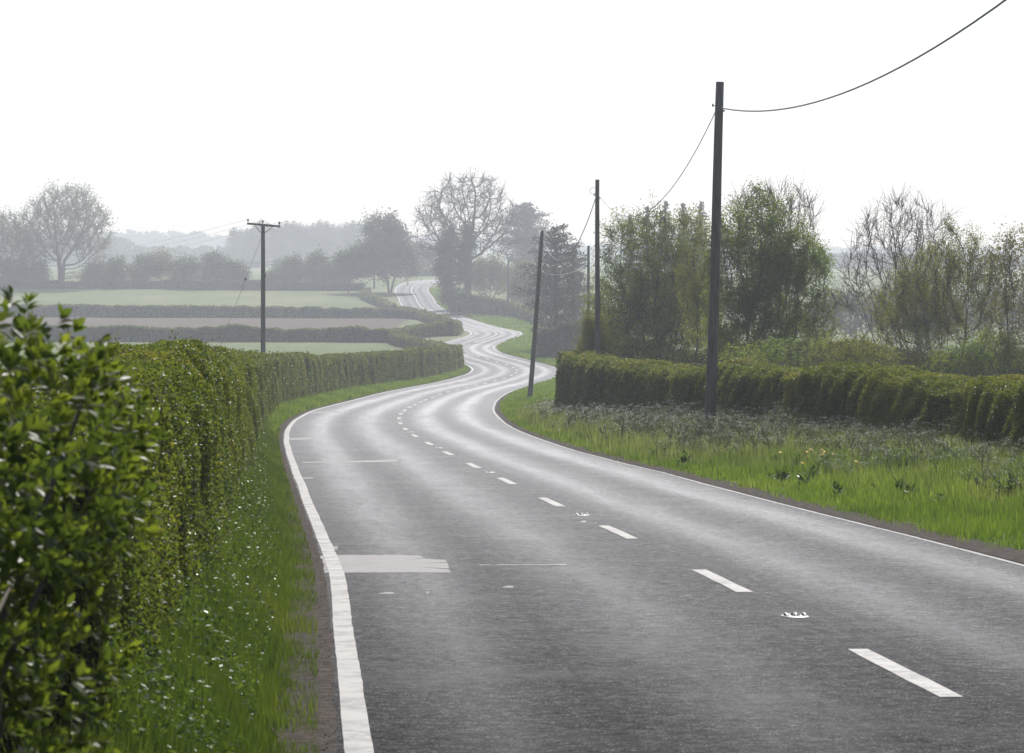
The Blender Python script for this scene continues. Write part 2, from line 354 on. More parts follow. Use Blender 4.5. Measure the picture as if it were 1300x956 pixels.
def strip(name, s, offs, m, parent=None, dz=0.0, zoff=None):
    """a sheet along the road: offs = list of lateral offsets (arrays over s)"""
    rows = []; uvs = []
    for k, o in enumerate(offs):
        P = road_at(s, np.broadcast_to(o, s.shape)); P[:, 2] += dz if zoff is None else zoff[k]
        rows.append(P); uvs.append(np.c_[np.broadcast_to(o, s.shape), s])
    V = np.stack(rows, 1).reshape(-1, 3); U = np.stack(uvs, 1).reshape(-1, 2); k = len(offs); n = len(s)
    i, j = np.meshgrid(np.arange(k-1), np.arange(n-1)); b = (j*k+i).ravel()
    return new_mesh(name, V, np.c_[b, b+1, b+k+1, b+k], m, parent, uv=U, smooth=True)
wl_s = lambda s: np.interp(s, S, WL); wr_s = lambda s: np.interp(s, S, WR)
s_all = np.arange(0, S[-1]-1, .8)
lat = [-(wl_s(s_all)+.36), -wl_s(s_all)*.5, np.zeros_like(s_all), wr_s(s_all)*.5, wr_s(s_all)+.36]
road = structure(strip('road', s_all, lat, M['asphalt']))
def wob(s, amp, sc, seed):
    r = np.random.default_rng(seed); g = np.arange(-10, S[-1]+10, sc); return np.interp(s, g, r.normal(size=len(g))*amp)
sf = np.arange(0, S[-1]-1, .22)
# edge lines
w0 = np.interp(sf, [0, S0+60, S0+200, S0+400], [.155, .15, .17, .28])
nrg = wob(sf, .003, .22, 1); c0 = -(wl_s(sf)) + wob(sf, .015, 6, 2)
gap = np.abs(sf-(S0+13.2)) > .0
strip('edge_line', sf, [c0-w0/2+nrg, c0+w0/2+wob(sf, .003, .22, 3)], M['paint'], road, .004)
w1 = np.interp(sf, [0, S0+60, S0+200, S0+400], [.07, .065, .14, .26]); c1 = wr_s(sf)+wob(sf, .015, 6, 4)
strip('edge_line', sf, [c1-w1/2+wob(sf, .005, .22, 5), c1+w1/2+wob(sf, .005, .22, 6)], M['paint_worn'], road, .004)
# centre dashes, painted as one broken line
mb = MB()
for k in range(-2, 60):
    sc = S0+9*k
    if sc < 2 or sc > S[-1]-4: continue
    if k > 41:
        continue
    n = 7; ss = np.linspace(sc-1.6, sc+1.6, n); hw = .075 if k < 12 else .09
    A = road_at(ss, np.full(n, -hw)+rng.normal(size=n)*.004); B = road_at(ss, np.full(n, hw)+rng.normal(size=n)*.004)
    V = np.stack([A, B], 1).reshape(-1, 3); V[:, 2] += .0045
    mb.add(V, [[2*i, 2*i+1, 2*i+3, 2*i+2] for i in range(n-1)])
mb.build('centre_line', M['paint'], road)
sfar = np.arange(S0+9*42, S[-1]-2, .8)
strip('centre_line', sfar, [np.full_like(sfar, -.13), np.full_like(sfar, .13)], M['paint'], road, .004)
# pale repair patch and cross bars, placed on the asphalt
def flat_poly(name, pts, m, dz):
    mbp = MB(); P = []
    W2 = np.array([gpt(u, v) for (u, v) in pts]); rr = np.random.default_rng(int(pts[0][0]*7))
    for k in range(len(W2)):
        a_, b_ = W2[k], W2[(k+1) % len(W2)]; q = max(1, int(np.linalg.norm(b_-a_)/.07))
        for f in range(q):
            e = a_+(b_-a_)*f/q+rr.normal(size=2)*np.array([.009, .03])*(1 if f else .3); P.append((e[0], e[1], float(zp(e[1]))+dz))
    P = np.array(P); c = P.mean(0); c[2] = float(zp(c[1]))+dz
    n = len(P); V = np.r_[P, [c]]
    Fq = [[i, (i+1) % n, n] for i in range(n)]
    return new_mesh(name, V, Fq, m, road)
flat_poly('repair_patch', [(401,727.5),(399,706),(440,704.5),(531,705),(540,709.5),(566,711),(572,727)], M['patch'], .0025)
flat_poly('crack_seal', [(383,586.4),(440,585.4),(505,583.5),(504,586.6),(440,587.6),(384,587.6)], M['bar'], .0025)
flat_poly('crack_seal', [(361,556.5),(396,555.2),(396,558),(361,558.8)], M['bar'], .0025)
flat_poly('crack_seal', [(394,523.2),(432,522),(432,524),(394,524.6)], M['bar'], .0025)
flat_poly('crack_seal', [(367,606.5),(398,606),(398,607.6),(367,608)], M['bar'], .0025)
flat_poly('crack_seal', [(490,500.5),(520,499.2),(520,500.2),(490,501.4)], M['bar'], .0025)
flat_poly('crack_seal', [(574,484.5),(596,483.4),(596,484.4),(574,485.4)], M['bar'], .0025)
flat_poly('crack_seal', [(608,717),(720,716.2),(720,717.6),(608,718)], M['bar'], .0025)
flat_poly('crack_seal', [(525,527.2),(552,527.6),(552,528.8),(525,528.4)], M['rubber'], .0025)
flat_poly('crack_seal', [(412,695),(428,693),(428,698),(413,697)], M['bar'], .0025)
for (u, v, w) in ((490,753,12),(543,752,3),(645,745,8),(740,662,5)):
    flat_poly('paint_fragment', [(u-w,v+1),(u,v-1.2),(u+w,v-.5),(u+w*.6,v+1.6)], M['bar'], .0025)

# soil strips along both edges
so = sf[sf < S0+330]
wl_, wr_ = wl_s(so), wr_s(so)
o0 = -(wl_+.02)+wob(so, .03, .3, 8); o1 = -(wl_+.34)+wob(so, .10, .5, 9)+wob(so, .08, 3, 10); o2 = -(wl_+.55)
def zg(o, s, e):
    P = road_at(s, o); return gz(P[:, 0], P[:, 1])-P[:, 2]+e
o1e = np.minimum(o1, -(wl_+.13))
def soil(side, wd, inner, seed):
    base = wl_ if side < 0 else wr_; offs = []; zs = []
    fr = np.linspace(0, 1, 7)
    inn = inner+wob(so, .008, .3, seed); outr = wd+wob(so, .06, .6, seed+1)
    for f in fr:
        o = side*(base+inn+(outr-inn)*f); offs.append(o); zs.append(np.maximum(zg(o, so, .012), .007 if f < .2 else .012))
    structure(strip('soil_verge_edge', so, offs, M['soil'], None, 0, zs))
soil(-1, .50, .105, 8)
soil(1, .62, .07, 11)
q0 = (wr_+.05)+wob(so, .03, .3, 11); q2 = (wr_+.8)+wob(so, .08, 1, 12)

# loose grit on the soil
n = 5200; ss = S0-6+rng.random(n)**1.5*110; sd = rng.random(n) < .6
off = np.where(sd, -(wl_s(ss)+.12+np.abs(rng.normal(.12, .16, n))), wr_s(ss)+np.abs(rng.normal(.3, .2, n)))
P = road_at(ss, off); P[:, 2] = np.maximum(P[:, 2]+.004, gz(P[:, 0], P[:, 1])+.014)
TET = (np.array([[1,0,-.5],[-.5,.8,-.5],[-.5,-.8,-.5],[.1,0,.7],[.5,.5,.1]]), [[0,1,3],[1,2,3],[2,0,3],[0,4,1],[4,3,1]])
stuff(scatter('loose_grit', TET[0], TET[1], P, rand_rot(n), rng.uniform(.004, .013, n), M['stone']), 'loose grit and small stones along the edges of the asphalt', 'grit')

# ploughed strip
def patch(name, x0, x1, y0, y1, m, dz, nx=60, ny=30, skew=0):
    X, Y = np.meshgrid(np.linspace(x0, x1, nx), np.linspace(y0, y1, ny)); Y = Y+X*skew
    Z = gz(X.ravel(), Y.ravel())+dz
    i, j = np.meshgrid(np.arange(nx-1), np.arange(ny-1)); b = (j*nx+i).ravel()
    return structure(new_mesh(name, np.c_[X.ravel(), Y.ravel(), Z], np.c_[b, b+1, b+nx+1, b+nx], m, smooth=True))
patch('ploughed_field', -260, -18.5, 405, 517, M['ploughed'], .07, 120, 60)

# ------------------------------------------------------------------ road studs
def stud(s, off, label, first=None):
    P = road_at(np.array([s]), np.array([off]))[0]; i = int(np.interp(s, S, np.arange(len(S))))
    rz = math.atan2(tan[i, 1], tan[i, 0])
    if first is not None:
        r = first.copy(); C.objects.link(r)
        for ch in first.children:
            c = ch.copy(); C.objects.link(c); c.parent = r
    else:
        r = thing('road_stud', (0, 0, 0), label, 'road stud', 'cat\'s eye studs along the centre line')
        b = MB(); an = np.linspace(0, 2*np.pi, 12, endpoint=False)
        ring = np.c_[np.cos(an)*.195*(1+.12*np.cos(3*an)), np.sin(an)*.11*(1+.1*np.sin(2*an))]
        top = np.c_[ring*.92, np.full(12, .010)]; bot = np.c_[ring, np.full(12, .001)]
        V = np.r_[bot, top, [[0, 0, .012]]]
        b.add(V, [[k, (k+1) % 12, 12+(k+1) % 12, 12+k] for k in range(12)]+[[12+k, 12+(k+1) % 12, 12+(k+2) % 12, 24] for k in range(0, 12, 2)])
        b.build('base_plate', M['stud_white'], r)
        b = MB()
        for sx in (-1, 1):                                   # rounded iron cheeks
            t = np.linspace(-1, 1, 7); b = MB()
            b.tube(np.c_[np.full(7, 0)+t*.085, np.full(7, sx*.075), .012+.02*(1-t**2)], .018*np.sqrt(np.clip(1.08-t**2, .08, 1)), 8)
            b.build('cheek', M['iron'], r, True)
        b = MB(); t = np.linspace(-1, 1, 7); b.tube(np.c_[t*.07, t*0, .010+.012*(1-t**2)], .034*np.sqrt(np.clip(1.1-t**2, .1, 1)), 8); b.build('rubber_pad', M['rubber'], r, True)
        for sx in (-1, 1):
            for sy in (-.022, .022):
                b = MB(); b.tube([(sx*.066, sy, .030), (sx*.082, sy, .029)], .011, 8); b.build('lens', M['lens'], r, True)
    r.location = (P[0], P[1], P[2]+.0045); r.rotation_euler = (0, math.atan2(.027, 1), rz); r['label'] = label
    return r
st0 = None
ordn = ['nearest', 'second nearest', 'third nearest', 'fourth nearest', 'fifth nearest', 'sixth nearest', 'seventh nearest', 'eighth nearest', 'ninth nearest', 'tenth nearest', 'eleventh nearest', 'twelfth nearest']
for k in range(12):
    o = stud(S0+9*(2*k)+4.6, .02, '%s white cat\'s eye stud between dashes of the centre line' % ordn[k], st0)
    if st0 is None: st0 = o; o.scale = (1, 1, .6)
st0['label'] = 'nearest white cat\'s eye stud, biggest in view, between the two closest centre dashes'

# ------------------------------------------------------------------ hedges
def hedge(name, label, path, lmat, width=1.3, inset=.10, dens=1.0, lsize=.05, seed=0, top_col=0, cap0=True, cap1=True, rough=.12, cat='hedge', group=None, back=True, shoots=.0, side_sign=1):
    """path: rows (x, y, ztop or height>0); front face is on the given side of the path (side_sign=+1: path is the right-hand face)"""
    r = np.random.default_rng(seed)
    P = np.array(path, float)
    s = np.r_[0, np.cumsum(np.linalg.norm(np.diff(P[:, :2], axis=0), axis=1))]
    st = .5 if s[-1] < 160 else 1.0
    t = np.arange(0, s[-1]+st*.5, st)
    Q = np.array([np.interp(t, s, P[:, k]) for k in range(4)]).T
    for k in range(4):
        a = np.r_[[Q[0, k]]*3, Q[:, k], [Q[-1, k]]*3]; Q[:, k] = np.convolve(a, np.ones(7)/7, mode='valid')
    T = np.gradient(Q[:, :2], axis=0); T /= np.linalg.norm(T, axis=1)[:, None]+1e-9
    Nn = np.c_[T[:, 1], -T[:, 0]]*side_sign
    zb = np.minimum(gz(Q[:, 0], Q[:, 1]), gz(Q[:, 0]-Nn[:, 0]*width, Q[:, 1]-Nn[:, 1]*width))-.1
    zt = Q[:, 2]; W = Q[:, 3]
    # cross-section outline, front-bottom -> front-top -> back-top -> back-bottom
    m = len(t)
    def lowf(amp, sc):
        g = np.arange(-sc*2, s[-1]+sc*3, sc); return np.interp(t, g, r.normal(size=len(g))*amp)
    prof = [(.10, 0), (.06, .35), (.0, .7), (-.04, .90), (-.16, 1.0), (-.5, 1.02), (-.84, 1.0), (-.96, .9), (-1, .5), (-1, 0)]
    nz_face = lowf(rough*.38, 1.6)+lowf(rough*.45, .7); nz_top = lowf(.05+rough*.15, 4)+lowf(.04+rough*.15, 1.2)
    surf = np.zeros((m, len(prof), 3))
    for k, (l, h) in enumerate(prof):
        jit = nz_face*(1 if k < 4 else .4)*(.4+.6*h) + r.normal(size=m)*rough*.25
        if k > 4: jit = -jit
        lx = l*W + jit*(1 if k < 5 else -1)
        hh = zb+(zt+nz_top-zb)*h + (r.normal(size=m)*.03 if h >= .9 else 0)
        surf[:, k, :2] = Q[:, :2]+Nn*lx[:, None]; surf[:, k, 2] = hh
    root = thing(name, (Q[m//2, 0], Q[m//2, 1], zb[m//2]), label, cat, group)
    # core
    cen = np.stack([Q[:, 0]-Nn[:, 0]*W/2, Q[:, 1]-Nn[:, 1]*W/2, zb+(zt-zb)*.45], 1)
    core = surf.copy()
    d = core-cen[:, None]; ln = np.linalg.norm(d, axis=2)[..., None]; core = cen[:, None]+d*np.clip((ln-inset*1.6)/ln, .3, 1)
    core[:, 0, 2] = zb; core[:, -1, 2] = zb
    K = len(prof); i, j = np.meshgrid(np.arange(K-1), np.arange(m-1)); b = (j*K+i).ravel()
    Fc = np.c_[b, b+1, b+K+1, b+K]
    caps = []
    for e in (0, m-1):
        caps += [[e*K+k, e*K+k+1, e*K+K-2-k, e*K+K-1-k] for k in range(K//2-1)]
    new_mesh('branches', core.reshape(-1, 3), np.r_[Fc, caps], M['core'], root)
    # leaves over the shell
    A = surf[:-1, :-1]; B = surf[1:, :-1]; Cc = surf[1:, 1:]; D = surf[:-1, 1:]
    nrm = np.cross(B-A, D-A); area = np.linalg.norm(nrm, axis=2); un = nrm/(area[..., None]+1e-9)
    out_dir = (A+Cc)/2-cen[:-1, None]; sg = np.sign((un*out_dir).sum(2)); un *= sg[..., None]
    dist = np.linalg.norm(A, axis=2)
    ls = np.maximum(lsize, dist*0.00066)                # leaf no smaller than ~1.6 px at this distance
    cover = 2.0*dens
    if not back:
        wk = np.array([1]*6+[.35]*(K-7)); wgt = wk[None]
    else: wgt = 1
    toeye = -(A+Cc)/2; facing = (un*toeye).sum(2) > -dist*.15
    cnt = area*cover/(ls*ls*.27)*wgt*np.where(facing, 1, .30)
    cnt = r.poisson(cnt)
    idx = np.repeat(np.arange(cnt.size), cnt.ravel())
    a, bb = r.random(len(idx)), r.random(len(idx))
    fa = lambda X: X.reshape(-1, 3)[idx]
    pos = fa(A)*((1-a)*(1-bb))[:, None]+fa(B)*(a*(1-bb))[:, None]+fa(Cc)*(a*bb)[:, None]+fa(D)*((1-a)*bb)[:, None]
    nn = un.reshape(-1, 3)[idx]; lsz = ls.ravel()[idx]
    # clumps: leafy bulges in and out of the face, with hollow shaded gaps
    fx = np.sin(pos[:, 0]*5.1+pos[:, 1]*3.3+2*np.sin(pos[:, 2]*2.1))*np.sin(pos[:, 1]*2.3+pos[:, 2]*4.7+1.3)
    fy = np.sin(pos[:, 1]*1.15+pos[:, 0]*2.2+.6*np.sin(pos[:, 2]*1.7)+seed)
    depth = r.random(len(idx))**1.3*inset*1.7 - fx*inset*.45 + (fy > .78)*inset*.8
    pos = pos - nn*depth[:, None]
    # end caps
    for e, on in ((0, cap0), (m-1, cap1)):
        if not on: continue
        w = W[e]; h = zt[e]-zb[e]; l0 = max(lsize, np.linalg.norm(Q[e, :2])*.00066); nc = int(w*h*cover/(l0*l0*.27))
        l, hh = r.random(nc), r.random(nc)
        p = np.c_[Q[e, 0]-Nn[e, 0]*l*w, Q[e, 1]-Nn[e, 1]*l*w, zb[e]+hh*h]
        dirv = np.r_[T[e]*(1 if e else -1), 0]; p += dirv*(r.normal(size=nc)*.09)[:, None]
        pos = np.r_[pos, p]; nn = np.r_[nn, np.tile(dirv, (nc, 1))]; lsz = np.r_[lsz, np.full(nc, l0)]
    # shoots sticking out of the top
    if shoots:
        ns = int(s[-1]*shoots); q = r.random(ns)*(m-1); qi = q.astype(int)
        l = r.random(ns)
        base = np.c_[Q[qi, 0]-Nn[qi, 0]*l*W[qi], Q[qi, 1]-Nn[qi, 1]*l*W[qi], zt[qi]+nz_top[qi]]
        hs = r.random(ns)**2*.13+.03
        kk = 7
        sp = np.repeat(base, kk, 0)+np.c_[r.normal(size=(ns*kk, 2))*.03, r.random(ns*kk)*np.repeat(hs, kk)]
        pos = np.r_[pos, sp]; nn = np.r_[nn, np.tile([0, 0, 1.], (len(sp), 1))]
        lsz = np.r_[lsz, np.maximum(lsize, np.linalg.norm(sp, axis=1)*.00066)]
    size = lsz*r.uniform(.7, 1.3, len(pos))
    up = np.array([0, 0, .5])
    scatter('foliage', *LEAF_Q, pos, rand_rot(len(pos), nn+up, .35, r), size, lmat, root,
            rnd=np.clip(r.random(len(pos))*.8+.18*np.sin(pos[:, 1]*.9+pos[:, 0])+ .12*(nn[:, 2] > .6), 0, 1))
    return root
def hp(u, vtop, Y, w=1.3): p = world(u, vtop, Y); return (p[0], p[1], p[2], w)
# left hedge along the road: right-hand face of the path
lh = []
for Y in list(range(12, 110, 6))+list(range(112, 288, 6)):
    i = np.argmin(np.abs(RD[:330, 1]-Y)); off = -(WL[i]+np.interp(Y, [12, 27, 40, 60, 80, 100, 120, 140, 200, 262, 285], [1.1, 1.15, 1.1, .95, .9, .9, 1.2, 1.9, 2.5, 1.6, .9]))
    x, y = RD[i]+nor[i]*off
    vt = np.interp(Y, [12, 20, 30, 60, 100, 140, 180, 220, 250, 262, 285], [530, 470, 455, 455, 452, 452, 453, 449, 443, 441, 439])
    lh.append((x, y, (VH-vt)*y/F, 1.3))
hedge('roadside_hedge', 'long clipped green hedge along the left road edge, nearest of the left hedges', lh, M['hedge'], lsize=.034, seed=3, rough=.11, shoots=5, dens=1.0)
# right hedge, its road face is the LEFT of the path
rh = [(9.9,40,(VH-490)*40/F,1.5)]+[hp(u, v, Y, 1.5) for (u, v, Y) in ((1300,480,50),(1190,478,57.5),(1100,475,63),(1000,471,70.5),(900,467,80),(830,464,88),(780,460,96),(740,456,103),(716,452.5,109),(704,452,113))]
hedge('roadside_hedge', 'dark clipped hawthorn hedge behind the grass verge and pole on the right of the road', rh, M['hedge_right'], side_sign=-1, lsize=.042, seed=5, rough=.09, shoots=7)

# hedges of the far left bends and field boundaries
HG = 'clipped field boundary hedges beyond the near left hedge'
hedge('field_hedge', 'curving hedge inside the far left bend, just above the end of the near hedge',
      [hp(588,440,300), hp(570,438,318), hp(548,432,340), hp(528,427,360), hp(510,423,378), hp(505,420,392), hp(515,417,402), hp(535,414,411),hp(560,409,418), hp(580,410,422), hp(587,408.5,436), hp(574,404,455), hp(562,401,470), hp(536,394.5,520), hp(512,389.5,560)],
      M['hedge'], lsize=.08, seed=11, group=HG, rough=.32, shoots=3)
hedge('field_hedge', 'lower field hedge, between the pale near field and the brown ploughed field on the left',
      [hp(-180,414,399,1.6), hp(60,414,397,1.6), hp(180,414.5,396,1.6), hp(300,415,395,1.6), hp(420,416,394,1.6), hp(503,418,392,1.6)], M['hedge'], lsize=.09, seed=12, group=HG, rough=.38, shoots=4)
hedge('field_hedge', 'upper field hedge, between the brown ploughed field and the pale green field on the left',
      [hp(-180,386,523,1.7), hp(80,387,522,1.7), hp(300,389,521,1.7), hp(440,391,520,1.7), hp(500,392,518,1.7), hp(530,395,512,1.7)], M['hedge'], lsize=.1, seed=13, group=HG, rough=.38, shoots=4)
hedge('field_hedge', 'small hedge beside the far climbing road, at the right end of the pale field',
      [hp(505,388,565), hp(495,382,576), hp(480,376,592), hp(465,371,612), hp(470,366,630)], M['hedge'], lsize=.1, seed=14, group=HG, rough=.38, shoots=3)
hedge('field_hedge', 'pale topped hedge right of the far road, from the ivy clad trees to the pine',
      [hp(578,374,560), hp(610,376,545), hp(640,381,530), hp(662,387,515), hp(690,396,470)], M['hedge'], side_sign=-1, lsize=.1, seed=15, group=HG, rough=.38, shoots=3)
hedge('field_hedge', 'dark low hedge under the pine, just beyond the end of the right hedge', [hp(697,424,318,2), hp(712,416,316,2), hp(735,410,314,2), hp(765,408,310,2), hp(800,410,306,2)], M['scrub'], side_sign=-1, lsize=.1, seed=19, group=HG, rough=.38, shoots=3)
hedge('field_hedge', 'farthest hedge, behind the road where it disappears to the right',
      [hp(494,348,772), hp(515,343.5,776), hp(540,340,782), hp(580,336,790), hp(620,335,800)], M['hedge'], side_sign=-1, lsize=.12, seed=16, group=HG, rough=.38, shoots=3)
hedge('field_hedge', 'low dark hedge under the small tree row behind the pale green left field',
      [hp(-220,354,652,3), hp(0,356,650,3), hp(150,357,649,3), hp(290,357,648,3), hp(340,356,647,3), hp(420,358,646,3), hp(462,360,645,3)], M['far'], lsize=.14, seed=17, group=HG, rough=.5)
hedge('field_hedge', 'dark scrubby hedge filling the gaps low behind the right hand trees', [hp(728,448,150,2), hp(800,436,148,2), hp(900,440,142,2), hp(1000,436,136,2), hp(1080,440,132,2), hp(1180,446,128,2), hp(1330,440,124,2), hp(1420,440,124,2)], M['scrub'], side_sign=-1, lsize=.09, seed=28, group=HG, rough=.55)
hedge('field_hedge', 'thin far hedge line under the hills, right of the tall bare tree',
      [(60, 1180, gzs(60,1180)+5, 5), (120, 1185, gzs(120,1185)+6, 5), (190, 1190, gzs(190,1190)+5, 5), (260, 1200, gzs(260,1200)+6, 5)], M['far'], side_sign=-1, lsize=.3, seed=18, group=HG, rough=1.2)

# ------------------------------------------------------------------ trees by space colonisation
def colonize(A, starts, D, kill, infl, iters, up, r, maxn=9000):
    P = [np.array(s, float) for s in starts[0]]; par = list(starts[1])
    pos = np.zeros((maxn, 3)); n = len(P); pos[:n] = P
    nchild = np.zeros(maxn, int)
    d2 = ((A[:, None]-pos[None, :n])**2).sum(2); near = d2.argmin(1); nd = d2.min(1)
    alive = np.ones(len(A), bool)
    for it in range(iters):
        use = alive & (nd < infl*infl)
        if use.sum() == 0: break
        idx = near[use]; v = A[use]-pos[idx]; v /= np.linalg.norm(v, axis=1)[:, None]+1e-9
        un, inv = np.unique(idx, return_inverse=True)
        acc = np.zeros((len(un), 3)); np.add.at(acc, inv, v)
        acc /= np.linalg.norm(acc, axis=1)[:, None]+1e-9
        acc += up*np.array([0, 0, 1.]) + r.normal(size=acc.shape)*.10
        acc /= np.linalg.norm(acc, axis=1)[:, None]+1e-9
        ok = nchild[un] < 4; un, acc = un[ok], acc[ok]
        if len(un) == 0 or n+len(un) > maxn: break
        new = pos[un]+acc*D; k = len(un)
        pos[n:n+k] = new; par += list(un); nchild[un] += 1
        al = np.where(alive)[0]
        dn = ((A[al][:, None]-new[None])**2).sum(2); j = dn.argmin(1); m = dn[np.arange(len(al)), j]
        b = m < nd[al]; near[al[b]] = n+j[b]; nd[al[b]] = m[b]
        n += k; alive &= nd > kill*kill
    return pos[:n], np.array(par)
def prisms(P0, P1, r0, r1, ns):
    T = P1-P0; L = np.linalg.norm(T, axis=1)[:, None]+1e-9; T = T/L
    up = np.where(np.abs(T[:, 2:3]) < .9, np.array([[0, 0, 1.]]), np.array([[1., 0, 0]]))
    A = np.cross(T, up); A /= np.linalg.norm(A, axis=1)[:, None]; B = np.cross(T, A)
    an = np.arange(ns)/ns*2*np.pi; c, s_ = np.cos(an), np.sin(an)
    ring = c[None, :, None]*A[:, None]+s_[None, :, None]*B[:, None]
    V = np.concatenate([P0[:, None]-T[:, None]*r0[:, None, None]*.4+ring*r0[:, None, None], P1[:, None]+ring*r1[:, None, None]], 1)
    q = np.array([[j, (j+1) % ns, ns+(j+1) % ns, ns+j] for j in range(ns)])
    Fc = (q[None]+np.arange(len(P0))[:, None, None]*2*ns).reshape(-1, 4)
    return V.reshape(-1, 3), Fc
def in_ell(r, n, E, Y, hollow=0.0, depth=1.0):
    """E: ellipsoids in photo pixels (u,v,ru,rv) at distance Y -> points in metres"""
    E = np.array(E, float); w = E[:, 2]**2*E[:, 3]; w = w/w.sum()
    k = r.choice(len(E), n, p=w)
    d = r.normal(size=(n, 3)); d /= np.linalg.norm(d, axis=1)[:, None]
    rad = (hollow**3+(1-hollow**3)*r.random(n))**(1/3)
    e = E[k]; s_ = Y/F
    return np.c_[(e[:, 0]-650)*s_+d[:, 0]*rad*e[:, 2]*s_, Y+d[:, 1]*rad*e[:, 2]*s_*depth, (VH-e[:, 1])*s_+d[:, 2]*rad*e[:, 3]*s_]
def tree(name, label, Y, u0, E, natt=900, D=.35, kill=.5, stems=1, fan=.3, tip=.012, expo=2.4, leaf=None, nleaf=0, lsize=.07, twigs=3, tl=.5,
         trunk_h=.25, up=.15, seed=0, bark='bark', group=None, cat='tree', maxr=.5, twig_up=.35, clump=1.0, gap=0.0, leafzone=None, depth=1.0, tr_min=None, leafname='crown', hollow=.25):
    r = np.random.default_rng(seed+100)
    A = in_ell(r, natt, E, Y, hollow, depth)
    x0 = (u0-650)*Y/F; zb = gzs(x0, Y)
    if gap:
        g = np.sin(A[:, 0]*1.7+seed)*np.sin(A[:, 2]*1.9+seed*2)*np.sin(A[:, 1]*1.5+seed*3); A = A[g > -gap]
    top = A[:, 2].max(); H = top-zb
    P = []; par = []
    for k in range(stems):
        ang = k/stems*2*np.pi+r.random(); q = np.array([x0+math.cos(ang)*.18*(stems > 1)*min(1, H/8), Y+math.sin(ang)*.18*(stems > 1), zb-.1])
        d = np.array([math.cos(ang)*fan*r.uniform(.4, 1), math.sin(ang)*fan*r.uniform(.4, 1), 1.]); d /= np.linalg.norm(d)
        h = 0; prev = -1 if k == 0 else 0; th = trunk_h*H*r.uniform(.8, 1.15)
        while h < th:
            P.append(q.copy()); par.append(prev); prev = len(P)-1; q = q+d*D; h += D
            d = d+r.normal(size=3)*.05; d /= np.linalg.norm(d)
    pos, par = colonize(A, (P, par), D, kill, max(4*D, H*.5), int(H/D*2.4)+10, up, r)
    n = len(pos); wt = np.zeros(n); hasch = np.zeros(n, bool); hasch[par[par >= 0]] = True
    wt[~hasch] = 1.0
    for i in range(n-1, -1, -1):
        if par[i] >= 0: wt[par[i]] += wt[i]
    rad = np.minimum(tip*wt**(1/expo), maxr)
    e = np.where(par >= 0)[0]
    root = thing(name, (x0, Y, zb), label, cat, group)
    V1, F1 = prisms(pos[par[e]], pos[e], np.minimum(rad[par[e]], rad[e]*1.35), rad[e], 5)
    Vs, Fs, off = [V1], [F1], len(V1)
    # twigs
    ends = np.where(wt <= 3)[0]; ends = ends[par[ends] >= 0]
    tpos = np.zeros((0, 3)); tdir = np.zeros((0, 3))
    if twigs:
        b = np.repeat(ends, twigs); d0 = pos[b]-pos[par[b]]; d0 /= np.linalg.norm(d0, axis=1)[:, None]+1e-9
        d1 = d0+r.normal(size=d0.shape)*.55+np.array([0, 0, twig_up]); d1 /= np.linalg.norm(d1, axis=1)[:, None]
        L = tl*r.uniform(.4, 1.2, len(b))[:, None]
        p0 = pos[b]-d0*D*r.random(len(b))[:, None]; p1 = p0+d1*L*.55
        d2 = d1+r.normal(size=d0.shape)*.3+np.array([0, 0, twig_up*.5]); d2 /= np.linalg.norm(d2, axis=1)[:, None]; p2 = p1+d2*L*.6
        tr = max(tip*.5, Y*.00008 if tr_min is None else tr_min)
        for a_, b_, ra, rb in ((p0, p1, tr, tr*.8), (p1, p2, tr*.8, tr*.45)):
            Vv, Ff = prisms(a_, b_, np.full(len(a_), ra), np.full(len(a_), rb), 3); Vs.append(Vv); Fs.append(Ff+off); off += len(Vv)
        tpos = np.stack([p1*.5+p0*.5, p1, p1*.5+p2*.5, p2], 1).reshape(-1, 3)
    new_mesh('trunk', np.concatenate(Vs), np.concatenate(Fs), M[bark], root)
    if leaf and nleaf:
        src = tpos if len(tpos) else pos[ends]
        if leafzone is not None: src = src[leafzone(src, zb, H)]
        cs = 1.0 if Y < 300 else 2.2; ce = np.floor(src/cs+.5*np.sin(src[:, ::-1]*1.7)).astype(int); hsh = np.abs(np.sin(ce[:, 0]*12.99+ce[:, 1]*78.2+ce[:, 2]*37.7+seed)*43758.5) % 1; w = .25+hsh**1.5*1.4*clump
        k = r.choice(len(src), nleaf, p=w/w.sum())
        p = src[k]+r.normal(size=(nleaf, 3))*lsize*1.5
        rn = np.clip(.5+.22*np.sin(src[k][:, 0]*2.1+src[k][:, 2]*1.3)+r.normal(size=nleaf)*.18, 0, 1)
        scatter(leafname, *LEAF_Q, p, rand_rot(nleaf, np.array([0, 0, 1.]), .3, r), lsize*r.uniform(.6, 1.3, nleaf), M[leaf], root, rnd=rn)
    return root

